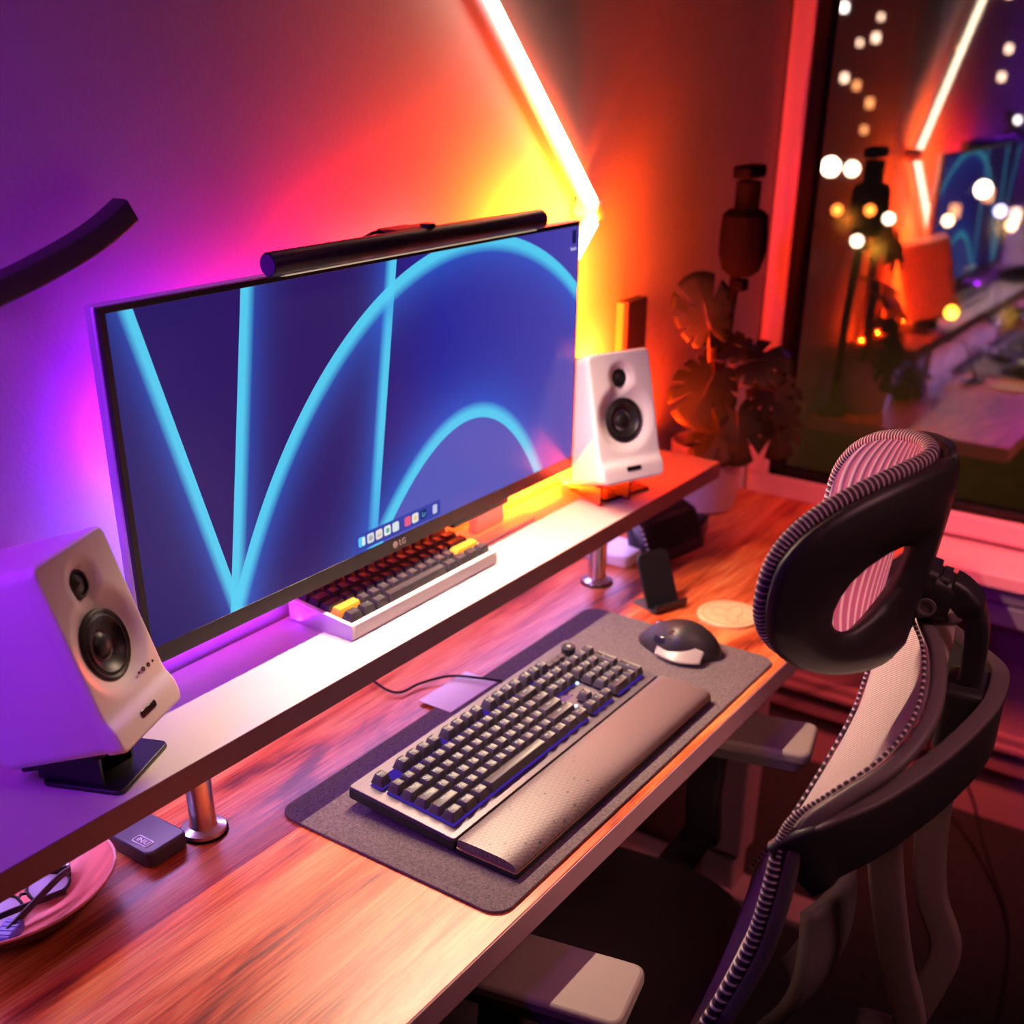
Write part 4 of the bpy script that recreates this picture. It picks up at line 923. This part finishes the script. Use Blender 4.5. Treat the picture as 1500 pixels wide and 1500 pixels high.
# ------------------------------------------------------------------ office chair
CO = Vector((0.57, -0.25, FL)); CA = math.radians(9)
chair = thing('office_chair', 'black and grey mesh office chair with headrest pulled up to the desk', 'chair', CO, CA)
def c_(l, f, z): return Vector((l, f, z-FL))      # local metres; z given relative to the desk top
M['cframe'] = pm('chair_frame_plastic', (0.030, 0.024, 0.028), 0.45, bump=0.05, bscale=400)
M['crim'] = pm('chair_rim_plastic', (0.15, 0.11, 0.115), 0.5)
M['cmesh'] = stripe_mat('back_mesh', (0.42, 0.30, 0.32), (0.90, 0.76, 0.74), 74, 'X', transl=0.25, wob=1.5, thin=0.45)
M['cribs'] = stripe_mat('rolled_mesh_edge', (0.06, 0.035, 0.05), (0.85, 0.66, 0.68), 190, 'Y', transl=0.0, thin=0.62)
M['hmesh'] = stripe_mat('headrest_mesh', (0.60, 0.16, 0.36), (0.95, 0.62, 0.78), 30, 'X', transl=0.40, wob=3.0, thin=0.62)  # the pink light on the headrest is put into these cord colours
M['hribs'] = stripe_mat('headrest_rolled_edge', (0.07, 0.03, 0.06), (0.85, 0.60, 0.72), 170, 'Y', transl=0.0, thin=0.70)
rimP = [(0.0, 0.001, 0.285), (0.05, -0.021, 0.269), (0.12, -0.028, 0.25), (0.175, -0.012, 0.228), (0.21, 0.023, 0.201), (0.225, 0.046, 0.179), (0.23, 0.053, 0.151), (0.235, 0.058, 0.095), (0.235, 0.069, 0.029), (0.235, 0.099, -0.067), (0.232, 0.135, -0.165), (0.225, 0.165, -0.225)]
near = spline([c_(-l, f, z) for l, f, z in rimP], 6); far = spline([c_(l, f, z) for l, f, z in rimP], 6)
NR = len(near)
def back_fn(u, v):
    t = v*(NR-1); i = min(NR-2, int(t)); k = t-i
    a = near[i].lerp(near[i+1], k); b = far[i].lerp(far[i+1], k)
    p = a.lerp(b, u); s = 4*u*(1-u)
    return p+Vector((0, -0.012*s*min(1, v*4), 0))
MB().quadgrid(back_fn, 40, 60).build('back_mesh', M['cmesh'], chair)['label'] = 'pale pinkish woven mesh'
full = far[::-1]+near[1:]
ring_c = [p+Vector((0, 0.004, 0)) for p in full]
rsc = [0.28 if (abs(i-NR+1) < 26 or i < NR-1) else min(1.0, 0.28+(abs(i-NR+1)-26)/12*0.72) for i in range(len(ring_c))]
MB().sweep(ring_c, [(0.006*math.cos(a), 0.007*math.sin(a)) for a in [2*PI*k/12 for k in range(12)]], ups=(0, 1, 0), scale=rsc).build('rolled_edge', M['cribs'], chair)['label'] = 'ribbed rolled edge of the mesh'
rim_c = [p+Vector((0, -0.009, -0.002)) for p in full]
MB().sweep(rim_c, rsec(0.012, 0.014, 0.004), ups=(0, 1, 0)).build('back_frame', M['crim'], chair)['label'] = 'dark grey back frame rim'
# outer bow that carries the headrest socket
bow = spline([c_(-0.227, 0.046, 0.150), c_(-0.222, 0.022, 0.174), c_(-0.19, -0.012, 0.188), c_(-0.12, -0.050, 0.200), c_(-0.05, -0.078, 0.215), c_(0, -0.084, 0.222), c_(0.05, -0.078, 0.215), c_(0.12, -0.050, 0.200), c_(0.19, -0.012, 0.188), c_(0.222, 0.022, 0.174), c_(0.227, 0.046, 0.150)], 7)
MB().sweep([p+Vector((0, 0, -0.022)) for p in bow], rsec(0.016, 0.062, 0.006), ups=(0, 0, 1)).build('rear_bow', M['cframe'], chair)
MB().sweep([p+Vector((0, 0, 0.010)) for p in bow], rsec(0.017, 0.006, 0.002), ups=(0, 0, 1)).build('bow_trim', M['crim'], chair)
MB().box(c_(0, -0.060, 0.195), (0.062, 0.046, 0.066)).build('headrest_socket', M['cframe'], chair, bevel=0.006, seg=3)
MB().sweep(spline([c_(-0.0, -0.058, 0.20), c_(-0.0, -0.058, 0.262), c_(0, -0.052, 0.295), c_(0, -0.034, 0.316), c_(0, -0.012, 0.322), c_(0, 0.006, 0.326)], 6), rsec(0.036, 0.026, 0.006), ups=(0, 1, 0.2), scale=[.8]*14+[1.0]*10+[1.25]*7).build('headrest_stem', M['cframe'], chair)
MB().sweep([c_(0, -0.030, 0.308), c_(0, 0.0, 0.312), c_(0, 0.022, 0.325)], rsec(0.050, 0.050, 0.012), ups=(0, 0, 1), scale=[.75, 1, 1.3]).build('headrest_hinge', M['cframe'], chair)
MB().lathe([(0.0035, 0), (0.0085, 0), (0.009, 0.002), (0.0085, 0.003), (0.006, 0.003), (0.0055, 0.0015), (0, 0.0015)], 28, Matrix.Translation(c_(-0.026, -0.010, 0.306)) @ Matrix.Rotation(-PI/2, 4, 'Y')).build('hinge_bolt', M['crim'], chair)
# headrest
HP = dict(W=0.150, z0=0.345, hh=0.097, f0=0.012, a=0.100, t=-0.010)
def HS(u, v, off=0.0):
    f = HP['f0']+HP['a']*abs(u)**1.8+HP['t']*v
    d = HP['a']*1.8*abs(u)**0.8*math.copysign(1, u)/HP['W']; n = math.hypot(1, d)
    return c_(HP['W']*u-d/n*off, f+off/n, HP['z0']+HP['hh']*v)
def sq(th, k=1.0, e=2.6):
    c, s = math.cos(th), math.sin(th)
    return (k*math.copysign(abs(c)**(2/e), c), k*math.copysign(abs(s)**(2/e), s))
def hmesh(u, v):
    a, b = 2*u-1, 2*v-1
    x = a*math.sqrt(max(0, 1-b*b*0.38)); y = b*math.sqrt(max(0, 1-a*a*0.38))
    return HS(x*0.97, y*0.97, 0.016)
MB().quadgrid(hmesh, 40, 30).build('headrest_mesh', M['hmesh'], chair)['label'] = 'pink-lit striped headrest mesh'
NH = 96
edge = [HS(*sq(2*PI*k/NH, 0.985), 0.009) for k in range(NH)]
MB().sweep(edge, [(0.0075*math.cos(a), 0.0075*math.sin(a)) for a in [2*PI*k/12 for k in range(12)]], ups=(0, 1, 0), closed=True).build('headrest_edge', M['hribs'], chair)['label'] = 'ribbed rolled edge of the headrest mesh'
def resamp(P_, n):
    P_ = P_+[P_[0]]; L_ = [0]
    for a, b in zip(P_, P_[1:]): L_.append(L_[-1]+math.hypot(b[0]-a[0], b[1]-a[1]))
    out = []; j = 0
    for k in range(n):
        t = L_[-1]*k/n
        while L_[j+1] < t: j += 1
        q = (t-L_[j])/(L_[j+1]-L_[j]+1e-9); out.append((P_[j][0]+(P_[j+1][0]-P_[j][0])*q, P_[j][1]+(P_[j+1][1]-P_[j][1])*q))
    return out
def byangle(P_, c, n):
    out = []; m = len(P_)
    for k in range(n):
        a = 2*PI*k/n; dx, dy = math.cos(a), math.sin(a); best = None
        for i in range(m):
            p, q = P_[i], P_[(i+1) % m]; ex, ey = q[0]-p[0], q[1]-p[1]
            den = dx*ey-dy*ex
            if abs(den) < 1e-9: continue
            t = ((p[0]-c[0])*ey-(p[1]-c[1])*ex)/den; s_ = ((p[0]-c[0])*dy-(p[1]-c[1])*dx)/den
            if t > 0 and -1e-6 <= s_ <= 1+1e-6: best = t if best is None else max(best, t)
        best = best or 0.1
        out.append((c[0]+dx*best, c[1]+dy*best))
    return out
hf = MB()
for sgn in (-1, 1):
    half = [(0, 1)]+[sq(PI/2+PI*k/30*1.0) for k in range(1, 30)]+[(0, -1)]
    half = [(sgn*abs(x)*(1), y) for x, y in half]
    cen = (sgn*0.50, -0.10)
    hole = [(sgn*x, y) for x, y in ((0.20, 0.35), (0.42, 0.42), (0.66, 0.20), (0.76, -0.15), (0.74, -0.50), (0.60, -0.62), (0.40, -0.40), (0.24, -0.10))]
    hole = [( (hole[i][0]*0.75+hole[(i+1) % 8][0]*0.25) if k == 0 else (hole[i][0]*0.25+hole[(i+1) % 8][0]*0.75), (hole[i][1]*0.75+hole[(i+1) % 8][1]*0.25) if k == 0 else (hole[i][1]*0.25+hole[(i+1) % 8][1]*0.75)) for i in range(8) for k in (0, 1)]
    hole = [(cen[0]+(x-cen[0])*0.86, cen[1]+(y-cen[1])*0.86) for x, y in hole]
    A = byangle(half, cen, 64); B = byangle(hole, cen, 64)
    def ff(u, v, A=A, B=B):
        i = int(round(u*64)) % 64
        x = B[i][0]+(A[i][0]-B[i][0])*v; y = B[i][1]+(A[i][1]-B[i][1])*v
        return HS(x, y, -0.006-0.010*math.sin(PI*v))
    hf.quadgrid(ff, 64, 8, closeu=True)
hf.uv = {}
hf.build('headrest_frame', M['cframe'], chair, solid=0.014, auto=60)
# spine struts
def strut(name, pts, w_, t_, mat, up=(1, 0, 0)):
    return MB().sweep(spline([c_(*p) for p in pts], 6), rsec(w_, t_, min(w_, t_)*.35), ups=up).build(name, mat, chair)
M['strut'] = pm('strut_grey', (0.20, 0.13, 0.12), 0.45)
strut('spine_strut', [(-0.065, -0.008, 0.100), (-0.060, -0.022, 0.02), (-0.052, -0.045, -0.08), (-0.048, -0.070, -0.16), (-0.045, -0.070, -0.26)], 0.034, 0.016, M['strut'], (1, 0, 0))
strut('spine_strut', [(0.055, -0.048, 0.110), (0.056, -0.050, 0.02), (0.052, -0.062, -0.06), (0.046, -0.088, -0.12), (0.040, -0.080, -0.18), (0.035, -0.060, -0.26)], 0.034, 0.016, M['strut'], (1, 0, 0))
MB().box(c_(0, -0.045, -0.285), (0.13, 0.075, 0.07)).build('tilt_mount', M['cframe'], chair, bevel=0.012, seg=3)
MB().lathe([(0, 0), (0.020, 0), (0.022, 0.004), (0.015, 0.010), (0, 0.011)], 28, Matrix.Translation(c_(-0.045, -0.07, -0.2495))).build('adjust_knob', M['blackgloss'], chair)
# lumbar pad
def lum(u, v):
    x = (2*u-1)*0.085; z = -0.04-0.19*v+0.015*math.cos(PI*(2*u-1)/2)
    f = 0.022+0.035*v+0.028*(abs(2*u-1))**2-0.02*math.sin(PI*v)
    return c_(x*(0.75+0.25*math.sin(PI*min(1, v+0.1))), f, z)
MB().quadgrid(lum, 24, 18).build('lumbar_pad', M['crim'], chair, solid=0.016)
# seat
st = MB(); n = 32
def seat_fn(u, v):
    a = 2*PI*u; x, y = sq(a, 1.0, 4.0)
    k = [(0.90, -0.055), (1.0, -0.04), (1.0, -0.015), (0.95, 0.0), (0.0001, -0.012)]
    t = v*4; i = min(3, int(t)); f = t-i; s_ = k[i][0]+(k[i+1][0]-k[i][0])*f; z = k[i][1]+(k[i+1][1]-k[i][1])*f
    yy = y*0.235*s_
    return c_(x*0.25*s_, 0.375+yy, -0.262+z-0.02*max(0, yy-0.15)/0.08)
st.quadgrid(seat_fn, 48, 16, closeu=True); st.uv = {}; st.f.append(tuple(range(48)))
M['seat'] = pm('seat_fabric', (0.035, 0.022, 0.026), 0.9, bump=0.4, bscale=600)
st.build('seat', M['seat'], chair)
MB().box(c_(0, 0.34, -0.345), (0.20, 0.30, 0.06)).build('seat_mechanism', M['cframe'], chair, bevel=0.01)
# armrests (world positions turned into chair space)
iC = (Matrix.Translation(CO) @ Matrix.Rotation(CA, 4, 'Z')).inverted()
M['pad'] = pm('armrest_pad', (0.085, 0.065, 0.062), 0.5)
M['pad'] = pm('armrest_pad_grey', (0.26, 0.19, 0.18), 0.6)
for (cx, cy_a, rz, lab) in ((0.292, 0.005, 12, 'a'), (0.850, 0.040, 14, 'b')):
    T = iC @ Matrix.Translation((cx, cy_a, -0.07)) @ Matrix.Rotation(math.radians(rz), 4, 'Z')
    ar = MB().prism(rrect(-0.046, 0.046, -0.118, 0.125, [0.03, 0.03, 0.014, 0.014], 6), -0.018, 0.0, T).build('armrest_pad', M['pad'], chair, bevel=0.005, seg=3)
    MB().prism(rrect(-0.040, 0.040, -0.108, 0.112, [0.028, 0.028, 0.012, 0.012], 6), -0.034, -0.0185, T).build('pad_base', M['crim'], ar, bevel=0.003)
    sg = -1 if cx < 0.5 else 1
    top = T @ Vector((0, 0.02, -0.034)); 
    bot = c_(sg*0.235, 0.30, -0.335); mid = Vector((top.x, top.y, c_(0, 0, -0.27).z))
    MB().sweep([top, Vector((top.x, top.y+0.005, top.z-0.09)), mid], rsec(0.03, 0.05, 0.008), ups=(0, 1, 0)).build('armrest_post', M['cframe'], chair)
    MB().sweep([mid+Vector((0, 0, 0.02)), mid+Vector((-sg*0.02, 0.03, -0.04)), c_(sg*0.08, 0.32, -0.345)], rsec(0.05, 0.03, 0.008)).build('armrest_bracket', M['cframe'], chair)
# base
MB().lathe([(0, 0), (0.026, 0), (0.026, 0.22), (0.020, 0.22), (0.020, 0.32), (0, 0.32)], 24, Matrix.Translation(c_(0, 0.30, FL+0.085))).build('gas_lift', M['black'], chair)
for k in range(5):
    a = 2*PI*k/5+0.3; d = Vector((math.cos(a), math.sin(a), 0)); c0 = c_(0, 0.30, FL)
    lg = MB().sweep([c0+Vector((0, 0, 0.10)), c0+d*0.15+Vector((0, 0, 0.09)), c0+d*0.30+Vector((0, 0, 0.072))], rsec(0.045, 0.03, 0.008), scale=[1, .85, .6]).build('base_leg', M['cframe'], chair)
    MB().lathe([(0, -0.02), (0.024, -0.02), (0.027, -0.012), (0.027, 0.012), (0.024, 0.02), (0, 0.02)], 20, Matrix.Translation(c0+d*0.30+Vector((0, 0, 0.0275))) @ Matrix.Rotation(a+PI/2, 4, 'Z') @ Matrix.Rotation(PI/2, 4, 'Y')).build('caster', M['black'], lg)
# loose cable on the floor by the baseboard
lc = MB().tube(spline([(1.75, 0.25, FL+0.30), (1.835, 0.10, -0.42), (1.838, 0.0, -0.52), (1.80, -0.12, -0.62), (1.70, -0.2, -0.70), (1.5, -0.3, FL+0.004), (1.2, -0.35, FL+0.004)], 8), 0.003, 8).build('power_cable', M['blackmatte'])
tag(lc, 'black power cable hanging along the red wall behind the chair', 'cable')
# ------------------------------------------------------------------ night city outside
M['asphalt'] = pm('night_ground', (0.002, 0.0018, 0.002), 0.9)
struct(MB().bx(3, 260, -160, 260, -12.4, -12).build('ground', M['asphalt'], smooth=False))
def lamp(x, y, z, col, s, r, label, grp='street lights outside the window'):
    t = thing('street_lamp', label, 'street lamp', (x, y, -12), 0, grp)
    h = z+12
    MB().lathe([(0, 0), (0.12, 0), (0.06, 0.4), (0.05, h-r), (0, h-r)], 10).build('post', M['black'], t)
    MB().lathe([(0.001, -r)]+[(r*math.cos(a), r*math.sin(a)) for a in [-PI/2+PI*k/8 for k in range(1, 8)]]+[(0.001, r)], 16, Matrix.Translation((0, 0, h))).build('lamp_globe', em('lamp_glow', col, s), t)
LC = {'w': (1.0, 0.72, 0.50), 'o': (1.0, 0.22, 0.03), 'y': (1.0, 0.50, 0.03), 'c': (1.0, 0.60, 0.32), 'l': (0.7, 0.55, 1.0)}
for x, y, k, s, r, lab in (
 (51, 17, 'w', 90, .20, 'white street lamp glowing beyond the window, nearest of the white ones, by the trees'),
 (62, 22, 'o', 60, .22, 'left of the two small orange street lamps glowing beyond the window'),
 (63, 20.6, 'o', 60, .22, 'right of the two small orange street lamps glowing beyond the window'),
 (60, 18.6, 'w', 90, .22, 'white street lamp right of the two orange ones beyond the window'),
 (60.5, 23.2, 'c', 60, .2, 'peach street lamp close to the dark window edge, beside the orange ones'),
 (61, 16, 'c', 90, .22, 'cream street lamp just right of the reflected light line in the window'),
 (61, 13, 'c', 60, .22, 'cream street lamp near the right border of the view through the window'),
 (67, 15, 'l', 60, .25, 'lilac street lamp above the cream ones beyond the window'),
 (37, 9, 'y', 80, .17, 'deep yellow street lamp, lowest and largest glow beyond the window'),
 (43, 16.2, 'c', 25, .15, 'faint street lamp low down beside the dark window edge'),
 (47, 18.2, 'y', 40, .3, 'yellow street lamp low down near the dark window edge'),
 (90, 33, 'w', 120, .6, 'biggest white street lamp glow high up beyond the window'),
 (89, 31, 'w', 90, .45, 'smaller white street lamp right beside the biggest white glow'),
 (79, 19, 'w', 110, .45, 'far white street lamp at upper right beyond the window')):
    lamp(x, y, -6, LC[k], s*0.16, r, lab, 'street lamps beyond the window')
M['tree_leaves'] = pm('tree_leaves', (0.10, 0.09, 0.03), 0.8, var=0.4, vscale=3)
M['bark'] = pm('tree_bark', (0.04, 0.03, 0.02), 0.9)
def tree(x, y, h, rr, seed, label, glow=None):
    t = thing('tree', label, 'tree', (x, y, -12), 0, 'trees outside the window'); rnd = random.Random(seed)
    MB().tube([(0, 0, 0), (0.1, 0.1, h*.4), (0, 0, h*.65)], 0.22, 8, ups=(0, 1, 0)).build('trunk', M['bark'], t)
    m = MB()
    for k in range(420):
        a, b, q = rnd.random()*2*PI, math.acos(2*rnd.random()-1), rnd.random()**.33
        c = Vector((rr*q*math.sin(b)*math.cos(a), rr*q*math.sin(b)*math.sin(a), h*.7+rr*.75*q*math.cos(b)))
        e = Matrix.Rotation(rnd.random()*6, 3, 'Z') @ Matrix.Rotation(rnd.random()*3, 3, 'X'); s_ = 0.35
        i = len(m.v); m.v += [c+e @ Vector(p) for p in ((-s_, 0, 0), (0, -s_*.5, .05), (s_, 0, 0), (0, s_*.5, .05))]; m.f.append((i, i+1, i+2, i+3))
    m.build('crown', M['tree_leaves'], t, smooth=False)
def plight(loc, col, power, r=0.3):
    l = bpy.data.lights.new('street_lamp_light', 'POINT'); l.energy = power; l.color = col; l.shadow_soft_size = r
    o = bpy.data.objects.new('street_lamp_light', l); COL.objects.link(o); o.location = loc
for p, c_l, e in (((44, 9.5, -4.2), (1, .5, .05), 900), ((49, 15.5, -6), (1, .45, .04), 900), ((52, 8, -5), (1, .3, .03), 700), ((58, 20, -6), (1, .3, .03), 800), ((40, 8, -6.5), (1, .5, .06), 120)): plight(p, c_l, e)
M['tower'] = pm('tower_facade', (0.05, 0.04, 0.06), 0.8)
wp = [em('window_lit_peach', (1.0, 0.62, 0.42), 5.0), em('window_lit_white', (1.0, 0.85, 0.75), 8.0), em('window_lit_orange', (1.0, 0.35, 0.12), 3.0)]
def tower(x, y0, y1, z1, label, pts, k=1.0):
    x = -0.465+(x+0.465)*k; y0 = -0.5+(y0+0.5)*k; y1 = -0.5+(y1+0.5)*k; pts = [(-0.5+(y+0.5)*k, 0.75+(z-0.75)*k, q*k, m_) for y, z, q, m_ in pts]
    t = thing('tower_block', label, 'building', (x, (y0+y1)/2, -12))
    MB().box((4, 0, (z1+12)/2), (8, y1-y0, z1+12)).build('facade', M['tower'], t, smooth=False)
    for (y, z, s_, k) in pts:
        MB().box((-0.06, y-(y0+y1)/2, z+12), (0.1, s_*0.55, s_*0.75)).build('window', wp[k], t, smooth=False)
rnd = random.Random(3)
A = [(20.9, 2.5, .4, 0), (20.4, 3.1, .45, 1), (18.7, 2.7, .3, 0), (18.8, 1.9, .45, 0), (19.5, 1.7, .3, 0), (20.0, .3, .45, 0), (19.4, 0.0, .45, 2), (18.7, -.7, .5, 2), (18.8, -1.8, .4, 2), (19.3, 4.5, .4, 0), (18.2, 4.0, .3, 1), (20.8, 4.8, .3, 0)]
tower(55.3, 17.3, 21.8, 14, 'dark tower block with scattered peach windows beyond the window', A, 1.9)
tower(72, 15.5, 20.5, 9, 'far narrow tower with a few lit windows outside', [(rnd.uniform(15.8, 20.2), rnd.uniform(-4, 8), .3, rnd.randrange(3)) for _ in range(12)], 1.9)
tower(58, 11.0, 14.8, 12, 'dark tower block at the upper right of the window', [(13.8, 1.5, .4, 0), (13.9, .4, .4, 0), (12.4, 2.5, .3, 2), (14.2, 3.6, .35, 0), (11.6, -.5, .3, 0), (12.9, -1.3, .3, 1)], 1.7)
tower(95, 30, 60, 3, 'long low building with warm lit front far outside', [(31+k*2.2, -7+1.5*(k % 3), 1.0, 2 if k % 2 else 0) for k in range(12)], 1.6)
tower(90, -10, 26, -4.5, 'low wide building with orange lit ground floor outside', [(-6+k*2.1, -8.5+(k % 2)*1.2, 1.1, 2 if k % 3 else 0) for k in range(15)])
